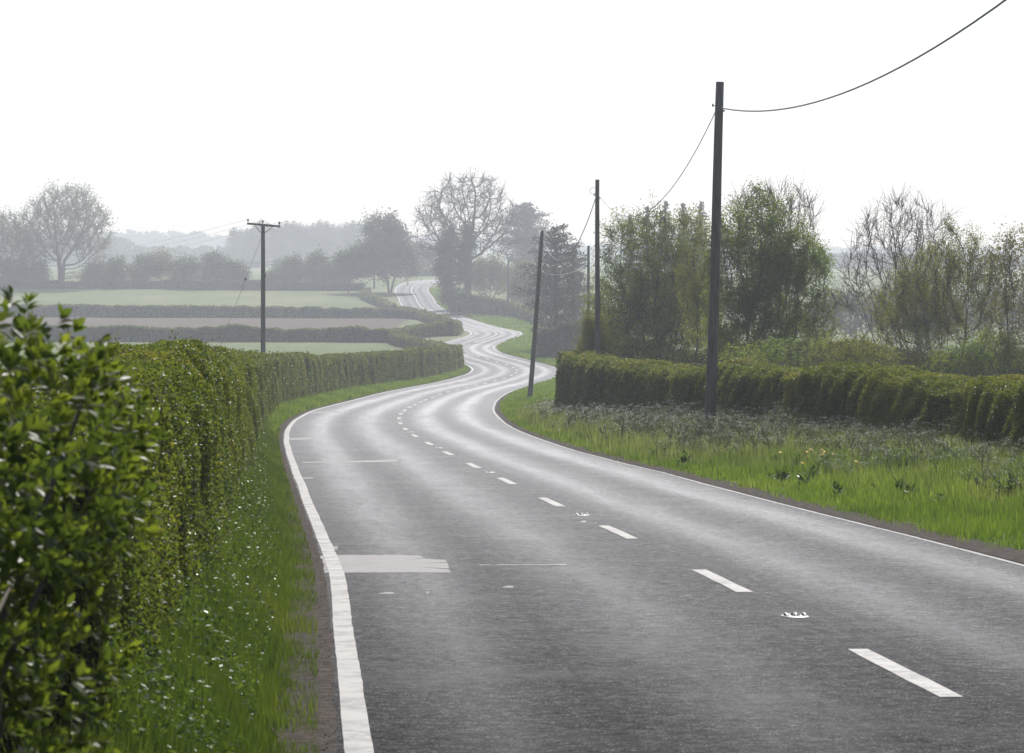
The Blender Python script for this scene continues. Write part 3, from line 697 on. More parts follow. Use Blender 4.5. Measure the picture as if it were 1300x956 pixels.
# right-hand group behind the hedge
tree('tree', 'dense leafy green tree directly right of the nearest tall pole', 106, 968,
     [(965,318,62,82),(1000,360,62,72),(925,350,34,95),(985,400,82,62),(1020,395,48,56),(945,425,56,46),(958,268,34,34)], natt=2300, D=.27, kill=.34, stems=6, fan=1.0, up=.03, twig_up=.15, tip=.0065, expo=2.15, leaf='tree_green', nleaf=74000, lsize=.08, twigs=4, tl=.45, trunk_h=.07, seed=1)
tree('tree', 'nearly bare tree with fine twigs behind the dense tree right of the nearest pole', 128, 1003,
     [(1000,300,45,62),(985,270,60,38),(1015,330,32,50)], natt=700, D=.34, kill=.5, stems=3, fan=.35, tip=.0065, expo=2.15, leaf='tree_olive', nleaf=1600, lsize=.07, twigs=5, tl=.75, trunk_h=.35, seed=2, bark='bark')
tree('tree', 'broad bushy green tree behind the right hedge, between the middle pole and the nearest pole', 126, 832,
     [(832,345,58,80),(798,345,40,66),(862,355,42,80),(822,405,82,56),(788,305,22,32),(868,300,16,36),(815,300,40,34),(850,415,62,52),(775,420,30,40)], natt=2300, D=.30, kill=.38, stems=9, fan=1.5, up=.0, twig_up=.1, tip=.0065, expo=2.15, leaf='tree_green', nleaf=58000, lsize=.085, twigs=4, tl=.75, trunk_h=.05, seed=3)
tree('tree', 'slim yellow green tree just left of the nearest tall pole', 117, 884,
     [(882,330,24,66),(888,390,26,60),(876,290,17,28)], natt=600, D=.3, kill=.4, stems=3, fan=.25, tip=.0065, expo=2.15, leaf='tree_olive', nleaf=16000, lsize=.08, twigs=3, tl=.5, trunk_h=.2, seed=4)
tree('tree', 'spreading bare tree with tiny buds, tallest of the right edge trees', 112, 1150,
     [(1145,300,62,52),(1110,360,55,52),(1170,350,52,60),(1150,410,60,60),(1195,300,24,34)], natt=1500, D=.27, kill=.40, stems=7, fan=.6, tip=.006, expo=2.15, leaf='bud', nleaf=5500, lsize=.05, twigs=4, tl=.8, trunk_h=.1, seed=5, bark='twig')
tree('tree', 'thicket tree with small olive green leaves, below and right of the bare tree', 104, 1205,
     [(1205,375,62,80),(1165,400,58,70),(1240,380,34,84),(1225,330,28,38)], natt=1600, D=.3, kill=.4, stems=7, fan=.6, tip=.006, expo=2.15, leaf='tree_olive', nleaf=30000, lsize=.07, twigs=4, tl=.7, trunk_h=.1, seed=6, bark='twig')
tree('tree', 'golden leafed tree cut off by the right edge of the picture', 100, 1302,
     [(1302,340,54,55),(1310,400,52,70),(1282,330,26,40)], natt=900, D=.32, kill=.45, stems=3, fan=.4, tip=.0065, expo=2.15, leaf='tree_gold', nleaf=9000, lsize=.085, twigs=4, tl=.55, trunk_h=.2, seed=7)
tree('shrub', 'small yellow green shrub behind the right hedge, between the dense and the bare tree', 97, 1090,
     [(1090,458,40,32),(1060,462,34,30),(1120,468,26,22)], natt=420, D=.2, kill=.26, stems=5, fan=.6, tip=.005, expo=2.2, leaf='tree_olive', nleaf=9000, lsize=.075, twigs=3, tl=.3, trunk_h=.1, seed=8, cat='shrub', bark='twig')
tree('shrub', 'low dark leafy shrub under the dense tree, behind the right hedge', 98, 985,
     [(990,462,50,30),(940,466,40,26),(1028,455,30,34)], natt=420, D=.2, kill=.26, stems=5, fan=.6, tip=.005, expo=2.2, leaf='tree_green', nleaf=9000, lsize=.08, twigs=3, tl=.3, trunk_h=.1, seed=9, cat='shrub', bark='twig')
tree('shrub', 'yellow green shrub wrapping the foot of the middle pole behind the right hedge', 121, 752,
     [(752,430,17,38),(762,448,20,26),(744,450,15,26)], natt=420, D=.2, kill=.25, stems=4, fan=.25, tip=.005, expo=2.2, leaf='tree_olive', nleaf=9000, lsize=.08, twigs=3, tl=.35, trunk_h=.1, seed=10, cat='shrub', bark='twig')
tree('shrub', 'dark low shrub beside the thicket tree at the far right, behind the hedge', 99, 1255,
     [(1262,455,42,34),(1215,465,40,26)], natt=400, D=.2, kill=.27, stems=5, fan=.6, tip=.005, expo=2.2, leaf='tree_green', nleaf=7000, lsize=.08, twigs=3, tl=.3, trunk_h=.1, seed=27, cat='shrub', bark='twig')
# far right mass
tree('thicket_tree', 'hazy grey dense tree clump seen through the gap right of the dense tree', 350, 1085,
     [(1085,400,46,30),(1130,396,40,30),(1050,405,30,28),(1180,398,50,30)], natt=900, D=.7, kill=1.0, stems=5, fan=.5, tip=.03, leaf='far', nleaf=16000, lsize=.34, twigs=3, tl=1.0, trunk_h=.1, seed=11)
tree('thicket_tree', 'hazy grey dense tree clump behind the golden tree at the right edge', 352, 1262,
     [(1262,398,50,32),(1320,396,50,36)], natt=700, D=.7, kill=1.0, stems=5, fan=.5, tip=.03, leaf='far', nleaf=11000, lsize=.34, twigs=3, tl=1.0, trunk_h=.1, seed=12)

# ------------------------------------------------------------------ conifers
def conifer(name, label, Y, u0, vtop, hw, seed, nl=9000, ls=.3, shape='cone', vbase=None, group=None, lm='conifer'):
    r = np.random.default_rng(seed+500); s_ = Y/F
    x0 = (u0-650)*s_; zb = gzs(x0, Y) if vbase is None else (VH-vbase)*s_; zt = (VH-vtop)*s_; H = zt-zb; Wd = hw*s_
    root = thing(name, (x0, Y, zb), label, 'tree', group)
    b = MB(); tz = np.linspace(0, .97, 8); b.tube(np.c_[x0+.15*np.sin(tz*4), np.full(8, Y), zb-.2+tz*H], .03*H*(1-tz*.93)*.7, 7)
    pts = []; dirs = []
    nb = 90
    for k in range(nb):
        t = (k+.5)/nb; h = .1+.88*t
        if shape == 'cone': rr = Wd*(1-t)**.62*(.82+.35*r.random())
        elif shape == 'round': rr = Wd*(math.sin(math.pi*min(1, (t*.93+.09)))**.55)*(.75+.4*r.random())
        else: rr = Wd*(.35+.65*math.sin(math.pi*min(1, t*.9+.12)))*(.45+.75*r.random())
        a = k*2.4+r.random()*.6; L = rr; d = np.array([math.cos(a), math.sin(a), r.uniform(-.05, .35)])
        p0 = np.array([x0, Y, zb+h*H*.97]); q = np.linspace(0, 1, 6)[:, None]
        pp = p0+d*L*q+np.array([0, 0, 1.])*q**2*L*.12
        b.tube(pp, np.linspace(.012*H*.6, .01, 6), 4, False)
        m = max(12, int(nl/nb*rr/Wd*1.3)); f = r.random(m)**.6
        base = p0+d*L*f[:, None]; sp = L*.25+.1*Wd
        cl = r.normal(size=(m, 3))*np.array([sp*.55, sp*.55, sp*.28])*(1.2-f[:, None]*.6)
        if shape == 'clumpy': cl *= .85
        pts.append(base+cl)
    b.build('trunk', M['bark'], root)
    p = np.concatenate(pts); p = p[p[:, 2] < zt+.4]
    scatter('crown', *LEAF_Q, p, rand_rot(len(p), np.array([0, 0, 1.]), .3, r), ls*r.uniform(.5, 1.2, len(p)), M[lm], root)
    return root
conifer('pine_tree', 'dark pine with ragged clumped branches, behind the leaning pole', 345, 705, 281, 46, 1, 20000, .26, 'clumpy')
conifer('pine_tree', 'smaller dark conifer right of the clumped pine, beside the middle pole', 352, 727, 305, 24, 9, 9000, .26, 'clumpy')
conifer('conifer', 'tall pale blue hazy rounded conifer right of the tall bare tree', 690, 667, 252, 33, 2, 17000, .5, 'round')
conifer('conifer', 'rounded ivy dark evergreen in front of the tall bare tree, left of its trunk', 575, 572, 278, 15, 3, 7500, .5, 'round')
for k, (u, v, w) in enumerate(((822,255,15),(845,247,18),(868,250,15),(890,248,16),(912,252,15),(800,266,12))):
    conifer('conifer', 'blue hazy fir tops in a row showing above the bushy tree between the poles', 430, u, v, w+6, 20+k, 4200, .5, 'cone', group='row of hazy firs above the bushy tree')
# ------------------------------------------------------------------ far trees
tree('bare_tree', 'tallest bare winter tree with wide crown beside the far road', 560, 592,
     [(592,272,66,50),(560,300,42,34),(630,292,36,38),(600,240,42,24)], natt=1500, D=1.0, kill=1.5, stems=1, tip=.05, expo=1.95, hollow=.5, leaf='bud', nleaf=2500, lsize=.25, twigs=4, tl=2.4, trunk_h=.42, seed=31, maxr=1.5, up=.02, twig_up=.15, bark='bark')
tree('ivy_tree', 'ivy clad dark tree trunk column at the foot of the tall bare tree', 552, 567, [(563,345,8,42),(566,305,6,24)], natt=300, D=.8, kill=1.1, tip=.05, leaf='far', nleaf=5500, lsize=.4, twigs=3, tl=.7, trunk_h=.3, seed=32)
tree('ivy_tree', 'second ivy clad trunk, under the middle of the tall bare tree', 558, 588, [(590,340,8,42),(594,310,9,26)], natt=300, D=.8, kill=1.1, tip=.05, leaf='far', nleaf=5500, lsize=.4, twigs=3, tl=.7, trunk_h=.3, seed=33)
tree('tree', 'pale leafed small tree right of the ivy clad trunks, behind the pale topped hedge', 590, 622, [(618,352,26,26),(640,356,20,22)], natt=400, D=.8, kill=1.1, stems=3, fan=.4, tip=.04, leaf='far_gold', nleaf=8000, lsize=.42, twigs=3, tl=1.3, trunk_h=.15, seed=34)
tree('tree', 'pale leafed bushy tree between the thin distant pole and the pine', 540, 672, [(665,362,24,30),(690,372,22,30)], natt=400, D=.8, kill=1.1, stems=3, fan=.4, tip=.04, leaf='far_gold', nleaf=8000, lsize=.42, twigs=3, tl=1.3, trunk_h=.15, seed=35)
tree('tree', 'dense hazy tree left of the far climb of the road', 640, 495, [(490,325,36,32),(488,294,26,22),(470,330,30,20),(508,335,20,24)], natt=900, D=.9, kill=1.3, stems=2, fan=.2, tip=.05, leaf='far', nleaf=21000, lsize=.5, twigs=3, tl=1.6, trunk_h=.18, seed=36, maxr=.7)
tree('tree', 'low domed hazy tree just left of the dense tree by the far road', 636, 442, [(440,332,15,12),(452,340,22,18)], natt=300, D=.8, kill=1.1, tip=.05, leaf='far', nleaf=7500, lsize=.45, twigs=3, tl=1.2, trunk_h=.2, seed=37)
tree('tree', 'bushy hazy shrub tree at the right foot of the dense tree by the far road', 800, 525, [(520,336,16,16),(535,328,18,20)], natt=300, D=.8, kill=1.1, tip=.05, leaf='far', nleaf=4500, lsize=.42, twigs=4, tl=1.6, trunk_h=.15, seed=47)
tree('tree', 'big hazy round crowned tree in the field row at the far left', 657, 78, [(82,285,56,44),(60,300,44,34),(115,295,30,44),(85,258,38,22),(120,330,18,26)], natt=1900, D=1.0, kill=1.35, stems=2, fan=.12, tip=.05, expo=2.1, leaf='far_gold', nleaf=11000, lsize=.40, twigs=4, tl=2.0, trunk_h=.32, seed=38, maxr=1.2)
tree('tree', 'hazy tree cut by the left edge of the picture, left of the big round tree', 655, 0, [(0,305,42,36),(20,325,30,30)], natt=900, D=1.0, kill=1.4, stems=2, fan=.2, tip=.05, leaf='far_gold', nleaf=7000, lsize=.42, twigs=4, tl=2.0, trunk_h=.2, seed=39, maxr=.8)
row = [(120,350,18,16,'far'),(150,346,16,16,'far'),(185,342,18,18,'far'),(205,338,14,16,'far_gold'),(236,344,20,20,'far'),(272,342,18,20,'far'),(300,349,14,12,'far'),
       (40,348,26,18,'far'),(0,350,30,20,'far'),(372,346,15,20,'far'),(402,342,14,22,'far'),(420,352,16,16,'far'),(350,356,14,10,'far'),(432,346,12,20,'far_gold')]
wd = ['first', 'second', 'third', 'fourth', 'fifth', 'sixth', 'seventh', 'eighth', 'ninth', 'tenth', 'eleventh', 'twelfth', 'thirteenth', 'fourteenth']
for rank, (u, v, a, b, m_) in enumerate(sorted(row)):
    tree('hedgerow_tree', '%s hazy small hedgerow tree from the left in the row behind the pale green field' % wd[rank], 652+3*(rank % 3), u,
         [(u, v, a, b), (u-a*.4, v+8, a*.8, b*.6)], natt=260, D=.8, kill=1.15, stems=3, fan=.4, tip=.045, leaf=m_, nleaf=5200, lsize=.42, twigs=3, tl=1.3, trunk_h=.12, seed=60+rank, group='small trees in the hedgerow behind the pale field')
tree('tree', 'small round lone tree standing in the far pale field, right of the crossarm pole', 900, 355, [(355,338,7,8)], natt=150, D=.9, kill=1.2, tip=.05, leaf='far', nleaf=2500, lsize=.5, twigs=3, tl=1.2, trunk_h=.2, seed=80)
# very far poplar row: two templates, copied
def copy_tree(o, loc, label, sc):
    c = o.copy(); C.objects.link(c); c.location = loc; c.scale = sc; c['label'] = label
    for ch in o.children:
        d = ch.copy(); C.objects.link(d); d.parent = c
    return c
def far_tree(seed):
    r = np.random.default_rng(seed); root = thing('poplar_tree', (0, 0, 0), 'x', 'tree', 'far row of tall trees under the sky')
    b = MB(); b.tube([(0,0,-1),(.2,0,8),(0,.3,17)], [.6,.4,.12], 5); 
    P = []
    for k in range(26):
        h = 3+k*.6; a = k*2.4; L = 3.2*math.sin(min(1, (19-h)/12)*1.5)*r.uniform(.6, 1.1); e = np.array([math.cos(a)*L, math.sin(a)*L, h+L*.9])
        b.tube([(0, 0, h), e*[.5, .5, 1]-[0, 0, L*.4], e], [.12, .09, .05], 4, False); P.append(e*[.6, .6, 1]+r.normal(size=(60, 3))*[.9, .9, 1.2]); P.append(e+r.normal(size=(40, 3))*.8)
    b.build('trunk', M['bark'], root); P = np.concatenate(P)
    scatter('crown', *LEAF_Q, P, rand_rot(len(P)), .75*r.uniform(.6, 1.2, len(P)), M['far'], root); return root
ft = [far_tree(1), far_tree(2), far_tree(3)]
us = np.r_[np.arange(297, 474, 8.4)]
for k, u in enumerate(us):
    Y = 1230+25*math.sin(k*1.7); x = (u-650)*Y/F; z = gzs(x, Y); Ht = 22+3*math.sin(k*2.1)+(-5 if u < 325 else 0)
    vt = 283+3*math.sin(k*1.3)+(6 if u < 325 else 0); Ht = (VH-vt)*Y/F-z
    lab = 'pale blue far tree in the tall row under the sky, right of the crossarm pole' if u > 336 else 'pale blue far tree ending the tall row, left of the near crossarm pole'
    if k < 3: o = ft[k]; o.location = (x, Y, z); o['label'] = lab; o.scale = (1.0, 1.0, Ht/20)
    else: copy_tree(ft[k % 3], (x, Y, z), lab, (1.0, 1.0, Ht/20))
# far woods which read as one mass
def wood(name, label, segs, ls, n, seed, m='far'):
    r = np.random.default_rng(seed); pts = []
    for (u0, u1, Y, vt, dpt) in segs:
        k = int(n*(u1-u0)/sum(s[1]-s[0] for s in segs)); u = r.uniform(u0, u1, k); y = Y+r.random(k)*dpt
        x = (u-650)*Y/F; z0 = gz(x, y); zt = (VH-(vt+3.2*np.sin(u*.23+seed)+1.8*np.sin(u*.61)+1.2*np.sin(u*1.7)))*Y/F
        pts.append(np.c_[x, y, z0+(np.maximum(zt, z0+3)-z0)*(1-r.random(k)**2.2)])
    p = np.concatenate(pts); return stuff(scatter(name, *LEAF_Q, p, rand_rot(len(p), None, 0, r), ls*r.uniform(.6, 1.2, len(p)), M[m]), label, 'wood')
wood('far_wood', 'blue hazy woodland on the rising ground far behind the left fields', [(-200,150,1350,306,60),(150,300,1330,318,60),(240,330,1150,330,40),(300,560,1420,316,60)], 2.4, 60000, 3)
wood('far_wood', 'faint wooded ridge on the horizon beyond the trees', [(-300,260,2050,298,80),(230,700,2150,303,80),(980,1500,2100,318,80),(700,1000,2100,312,80)], 3.6, 60000, 5)
wood('far_wood', 'thin line of hazy wood across the far field on the right', [(980,1110,1080,338,30),(1110,1500,1090,341,30)], 1.6, 16000, 8)

# ------------------------------------------------------------------ near bush at the left edge, with real leaf shapes
def near_bush():
    r = np.random.default_rng(77)
    blobs = [((-1.30,7.0,-.37),(.36,.9,.37)), ((-1.22,7.6,-.45),(.25,.8,.31)), ((-1.42,7.0,-1.0),(.42,.9,.5)), ((-1.55,6.7,-1.55),(.45,.9,.6)), ((-1.9,7.6,-.95),(.7,1.3,.82)), ((-1.85,7.4,-1.6),(.6,1.2,.6))]
    root = thing('leafy_bush', (-1.6, 7.3, gzs(-1.6, 7.3)), 'big glossy leafed bush in the left foreground, blurred and nearest to the camera', 'bush')
    b = MB()
    for k in range(26):
        c, q = blobs[r.integers(len(blobs))]; d = r.normal(size=3); d /= np.linalg.norm(d); e = np.array(c)+d*np.array(q)*.85
        s0 = np.array([-1.7+r.normal()*.12, 7.3+r.normal()*.6, gzs(-1.7, 7.3)-.05]); mid = s0*.5+e*.5+r.normal(size=3)*.1
        b.tube([s0, s0*.6+mid*.4, mid, mid*.4+e*.6, e], np.linspace(.02, .005, 5), 6)
    b.build('branches', M['twig'], root, True)
    # shoots: whorls of leaves at shoot tips
    sp = []; sd = []
    for c, q in blobs:
        q = np.array(q); n = int(1000*(q[0]*q[1]+q[1]*q[2]+q[0]*q[2])/2)
        d = r.normal(size=(n, 3)); d /= np.linalg.norm(d, axis=1)[:, None]
        p = np.array(c)+d*q*(1-.28*r.random(n)[:, None]**1.6)*(1+.06*np.sin(d[:, :1]*9)+.07*np.sin(d[:, 2:]*11))
        inside = np.zeros(n, bool)
        for c2, q2 in blobs: inside |= ((((p-np.array(c2))/np.array(q2))**2).sum(1) < .12)
        sp.append(p[~inside]); sd.append((d+np.array([0, 0, .5]))[~inside])
    sp = np.concatenate(sp); sd = np.concatenate(sd); sd /= np.linalg.norm(sd, axis=1)[:, None]
    k = 8; n = len(sp)
    B = np.repeat(sp, k, 0); Dd = np.repeat(sd, k, 0)
    a = r.normal(size=(n*k, 3)); a -= (a*Dd).sum(1)[:, None]*Dd; a /= np.linalg.norm(a, axis=1)[:, None]
    h = np.tile(np.arange(k)/k, n)[:, None]
    ld = a*(1.0-h*.55)+Dd*(.35+h*.8); ld /= np.linalg.norm(ld, axis=1)[:, None]
    nr = Dd-(Dd*ld).sum(1)[:, None]*ld+r.normal(size=a.shape)*.25; nr -= (nr*ld).sum(1)[:, None]*ld; nr /= np.linalg.norm(nr, axis=1)[:, None]
    sz = (r.uniform(.028, .052, n*k)*(1.1-.35*h[:, 0]))
    pos = B+Dd*(h*.045)+ld*sz[:, None]*.5
    rot = np.stack([ld, np.cross(nr, ld), nr], 1)
    rn = np.clip(.25+.5*h[:, 0]+np.repeat(r.normal(size=n)*.15, k), 0, 1)
    # the core keeps the bush from being seen through
    scatter('foliage', *LEAF_FINE, pos, rot, sz, M['bush'], root, rnd=rn, smooth=True)
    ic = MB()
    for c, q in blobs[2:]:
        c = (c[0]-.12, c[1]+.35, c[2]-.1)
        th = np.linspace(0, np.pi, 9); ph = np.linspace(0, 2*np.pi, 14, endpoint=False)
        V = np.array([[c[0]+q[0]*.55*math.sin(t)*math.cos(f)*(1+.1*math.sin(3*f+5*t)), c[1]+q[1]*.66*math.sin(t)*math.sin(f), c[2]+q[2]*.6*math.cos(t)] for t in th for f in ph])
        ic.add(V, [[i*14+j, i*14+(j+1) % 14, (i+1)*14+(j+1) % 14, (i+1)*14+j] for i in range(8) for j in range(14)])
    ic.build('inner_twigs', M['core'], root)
near_bush()

# ------------------------------------------------------------------ verges: grass and flowers
BL = np.array([[-.5,0,0],[.5,0,0],[-.4,.12,.45],[.4,.12,.45],[0,.45,.95]])
BLT = [0, 0, .45, .45, 1.]
BLF = [[0,1,3],[0,3,2],[2,3,4]]
def blades(name, label, pos, h, w, seed, m='grass', lean=.5, cat='grass'):
    r = np.random.default_rng(seed); n = len(pos); a = r.random(n)*2*np.pi; ln = r.random(n)*lean
    X = np.c_[np.cos(a), np.sin(a), np.zeros(n)]; Yd = np.c_[-np.sin(a), np.cos(a), np.zeros(n)]
    V = pos[:, None]+BL[None, :, 0:1]*w[:, None, None]*X[:, None]+(BL[None, :, 1:2]*(h*(.2+ln))[:, None, None])*Yd[:, None]+BL[None, :, 2:3]*h[:, None, None]*np.array([0, 0, 1.])
    Fc = (np.array(BLF)[None]+np.arange(n)[:, None, None]*5).reshape(-1, 3)
    pn = .3*np.sin(pos[:, 0]*1.3+pos[:, 1]*.7)*np.sin(pos[:, 1]*.31+1)
    return stuff(new_mesh(name, V.reshape(-1, 3), Fc, M[m], None, attrs={'rnd': np.repeat(np.clip(r.random(n)*.7+.15+pn, 0, 1), 5)}), label, cat)
def verge_points(n, s0, s1, off_lo, off_hi, side, r, power=1.0):
    s = s0+(s1-s0)*r.random(n)**power; t = r.random(n)
    w = wl_s(s) if side < 0 else wr_s(s)
    lo = np.interp(s-S0, *off_lo) if isinstance(off_lo, tuple) else off_lo
    hi = np.interp(s-S0, *off_hi) if isinstance(off_hi, tuple) else off_hi
    o = lo+(hi-lo)*t
    P = road_at(s, side*(w+o)); P[:, 2] = gz(P[:, 0], P[:, 1])-.01; return P, t, o
r = np.random.default_rng(5)
# left verge
P1, t1, o1_ = verge_points(230000, S0-9, S0+80, ([-20,100],[.20,.25]), ([-20,100],[1.2,1.3]), -1, r, 1.6)
k = r.random(len(P1)) < .35+.65*sstep(.3, .6, o1_+.12*np.sin(P1[:, 1]*3.1)); P1 = P1[k]; o1_ = o1_[k]
dist = P1[:, 1]
blades('verge_grass', 'tall grass on the left verge between near hedge and road edge', P1, r.uniform(.10, .38, len(P1))*(.40+1.25*sstep(.35, 1.05, o1_))*(1+.35*np.sin(P1[:, 1]*1.9)*np.sin(P1[:, 1]*4.3+P1[:, 0]*3)), np.maximum(.007, dist*.00032)*r.uniform(.7, 1.5, len(P1)), 1, 'grass_dark')
P1, t1, o1_ = verge_points(46000, S0+75, S0+275, .35, ([0,120,180,250,275],[1.5,2.2,2.7,1.8,1.2]), -1, r, 1.2)
blades('verge_grass', 'low grass under the long left hedge beyond the first bend', P1, r.uniform(.10, .32, len(P1)), np.maximum(.01, P1[:, 1]*.00034)*r.uniform(.7, 1.5, len(P1)), 2)
# broad weeds (nettle, goosegrass) on the left verge
P1, t1, o1_ = verge_points(30000, S0-9, S0+75, .55, 1.1, -1, r, 1.5)
P1[:, 2] += r.random(len(P1))**.7*(.10+.75*sstep(.40, 1.0, o1_)*(.7+.4*np.sin(P1[:, 1]*.9)*np.sin(P1[:, 1]*2.3+1)))
stuff(scatter('verge_weeds', *LEAF_Q, P1, rand_rot(len(P1), np.array([0, 0, 1.]), .8, r), r.uniform(.02, .045, len(P1))+P1[:, 1]*.00018, M['weed'], rnd=r.random(len(P1))), 'small leafy weeds climbing from the left verge into the hedge', 'weeds')
# right verge: bright short grass in front, taller behind
hi = ([-20,20,35,50,62,75,88,95,120,170],[5.3,5.3,5.4,4.9,4.4,3.6,2.6,2.4,2.6,2.8])
P1, t1, o1_ = verge_points(210000, S0+14, S0+145, .3, hi, 1, r, 1.25)
k = r.random(len(P1)) <   .2+.8*sstep(.3, .75, o1_+.12*np.sin(P1[:, 1]*2.1+P1[:, 0])); P1, t1, o1_ = P1[k], t1[k], o1_[k]
hh = r.uniform(.09, .26, len(P1))*(.7+.5*sstep(.5, 3, o1_))*(1+.45*np.sin(P1[:, 0]*2.3+1)*np.sin(P1[:, 1]*1.4)+.35*np.sin(P1[:, 0]*5.3+P1[:, 1]*2.9)*np.sin(P1[:, 1]*3.7))
blades('verge_grass', 'bright green grass on the wide right verge in front of the hedge', P1, hh, np.maximum(.008, P1[:, 1]*.00034)*r.uniform(.7, 1.4, len(P1)), 3)
P1, t1, o1_ = verge_points(26000, S0+132, S0+215, .4, 7, 1, r)
blades('verge_grass', 'grass beyond the leaning pole inside the far right bend', P1, r.uniform(.1, .3, len(P1)), P1[:, 1]*.00036*r.uniform(.7, 1.4, len(P1)), 14)
P1, t1, o1_ = verge_points(26000, S0+205, S0+330, .4, 6, 1, r)
blades('verge_grass', 'grass slope on the outside of the far right bend', P1, r.uniform(.12, .35, len(P1)), P1[:, 1]*.00036*r.uniform(.7, 1.4, len(P1)), 4)
P1, t1, o1_ = verge_points(26000, S0+300, S0+640, .4, 7, 1, r)
blades('verge_grass', 'distant grass verge right of the road as it climbs', P1, r.uniform(.15, .45, len(P1)), P1[:, 1]*.0004*r.uniform(.7, 1.4, len(P1)), 6)
# cow parsley
def parsley():
    r = np.random.default_rng(9); pos, tt, oo = verge_points(6500, S0+18, S0+104, 0, hi, 1, r, 1.1)
    dens = sstep(.0, .30, oo/np.interp(pos[:, 1], [50, 112], [5.2, 2.6])-np.interp(pos[:, 1], [45, 58, 64, 71, 80, 112], [.50, .42, .26, .22, .30, .42])+.12*np.sin(pos[:, 1]*.5)+.07*np.sin(pos[:, 1]*1.3+2))
    keep = r.random(len(pos)) < dens*.9; pos = pos[keep]; n = len(pos); H = r.uniform(.3, .85, n)*(1+.25*np.sin(pos[:, 1]*.7)*np.sin(pos[:, 1]*.23+1))*np.interp(pos[:, 1], [45, 60, 75, 95, 112], [.62, .75, 1, .9, .7]); px = np.maximum(.006, pos[:, 1]*.00016)
    nd = 5
    a = r.random((n, nd))*2*np.pi; sp = r.uniform(.06, .24, (n, nd))
    top = pos[:, None]+np.stack([np.cos(a)*sp, np.sin(a)*sp, H[:, None]*r.uniform(.72, 1.05, (n, nd))], 2)
    fork = pos+np.c_[np.zeros((n, 2)), H*.55]
    V, Fq = prisms(pos, fork, px, px*.7, 3); V2, F2 = prisms(np.repeat(fork, nd, 0), top.reshape(-1, 3), np.repeat(px*.7, nd), np.repeat(px*.5, nd), 3)
    stuff(new_mesh('cow_parsley_stems', np.r_[V, V2], np.r_[Fq, F2+len(V)], M['stem']), 'thin upright cow parsley stems along the foot of the right hedge', 'cow parsley')
    # flower umbels: many small florets
    m = top.reshape(-1, 3); kf = 9; fl = np.repeat(m, kf, 0)+r.normal(size=(len(m)*kf, 3))*np.array([.032, .032, .012]); bloom = np.repeat(r.random(len(m)) < .6, kf); fl = fl[bloom]
    stuff(scatter('cow_parsley_flowers', *LEAF_Q, fl, rand_rot(len(fl), np.array([0, 0, 1.]), 1.2, r), np.maximum(.02, fl[:, 1]*.00034), M['umbel']), 'small white cow parsley flower heads by the right hedge', 'flowers')
    kl = 34; lf = np.repeat(pos, kl, 0)+np.c_[r.normal(size=(n*kl, 2))*.13, r.random(n*kl)*np.repeat(H, kl)*.9]
    stuff(scatter('cow_parsley_leaves', *LEAF_Q, lf, rand_rot(len(lf), np.array([0, -.2, 1.]), 1.6, r), np.maximum(.03, lf[:, 1]*.0005)*r.uniform(.6, 1.2, len(lf)), M['parsley']), 'feathery grey green cow parsley leaves between grass and right hedge', 'cow parsley')
parsley()
P1, t1, o1_ = verge_points(90000, S0+18, S0+104, 0, hi, 1, r, 1.2)
k = o1_/np.interp(P1[:, 1], [50, 112], [5.2, 2.6]) > np.interp(P1[:, 1], [45, 58, 64, 71, 80, 112], [.50, .42, .26, .22, .30, .42])+.10*r.normal(size=len(P1)); P1 = P1[k]
blades('tall_grass', 'pale tall grass standing between the cow parsley below the right hedge', P1, r.uniform(.2, .62, len(P1))*np.interp(P1[:, 1], [45, 60, 75], [.7, .8, 1]), np.maximum(.006, P1[:, 1]*.00022)*r.uniform(.7, 1.4, len(P1)), 13, 'tall_grass')
# docks and other broad leafed clumps in the right verge
r = np.random.default_rng(21); cp, t_, o_ = verge_points(70, S0+22, S0+100, .9, 3.4, 1, r, 1.2)
kk = 22; q = np.repeat(cp, kk, 0); a = r.random(len(q))*2*np.pi; el = r.uniform(.3, 1.1, len(q)); L = r.uniform(.10, .24, len(q))*np.repeat(r.uniform(.6, 1.2, len(cp)), kk)
ld = np.c_[np.cos(a)*np.cos(el), np.sin(a)*np.cos(el), np.sin(el)]; sd = np.c_[-np.sin(a), np.cos(a), np.zeros(len(a))]; nr = np.cross(ld, sd)
stuff(scatter('broad_leaf_weeds', *LEAF_FINE, q+ld*(L*.5+.03)[:, None]+np.c_[np.zeros((len(q), 2)), r.uniform(.02, .16, len(q))], np.stack([ld, sd, nr], 1), L, M['weed']), 'broad leaved docks scattered through the bright right verge', 'weeds')
# dandelions
cl = [gpt(720, 548), gpt(745, 553), gpt(802, 566), gpt(770, 566), gpt(735, 556), gpt(692, 545), gpt(760, 552), gpt(1033, 616), gpt(1022, 590)]
dp = []
for (x, y) in cl:
    for q in range(14):
        xx, yy2 = x+rng.normal()*.3+.6, y+rng.normal()*2.2+3
        d, sd_ = edge_dist([xx], [yy2])
        if d[0] > .9: dp.append((xx, yy2, gzs(xx, yy2)+rng.uniform(.2, .3)))
dp = np.array(dp)
disc = (np.array([[math.cos(a)*.5, math.sin(a)*.5, .1*(i % 2)] for i, a in enumerate(np.linspace(0, 2*np.pi, 8, endpoint=False))]+[[0, 0, .15]]), [[i, (i+1) % 8, 8] for i in range(8)])
stuff(scatter('dandelion_flowers', disc[0], disc[1], dp, rand_rot(len(dp), np.array([0, -.6, 1.]), 3, rng), rng.uniform(.06, .10, len(dp)), M['dandelion']), 'orange yellow dandelions scattered in the bright right verge', 'flowers')

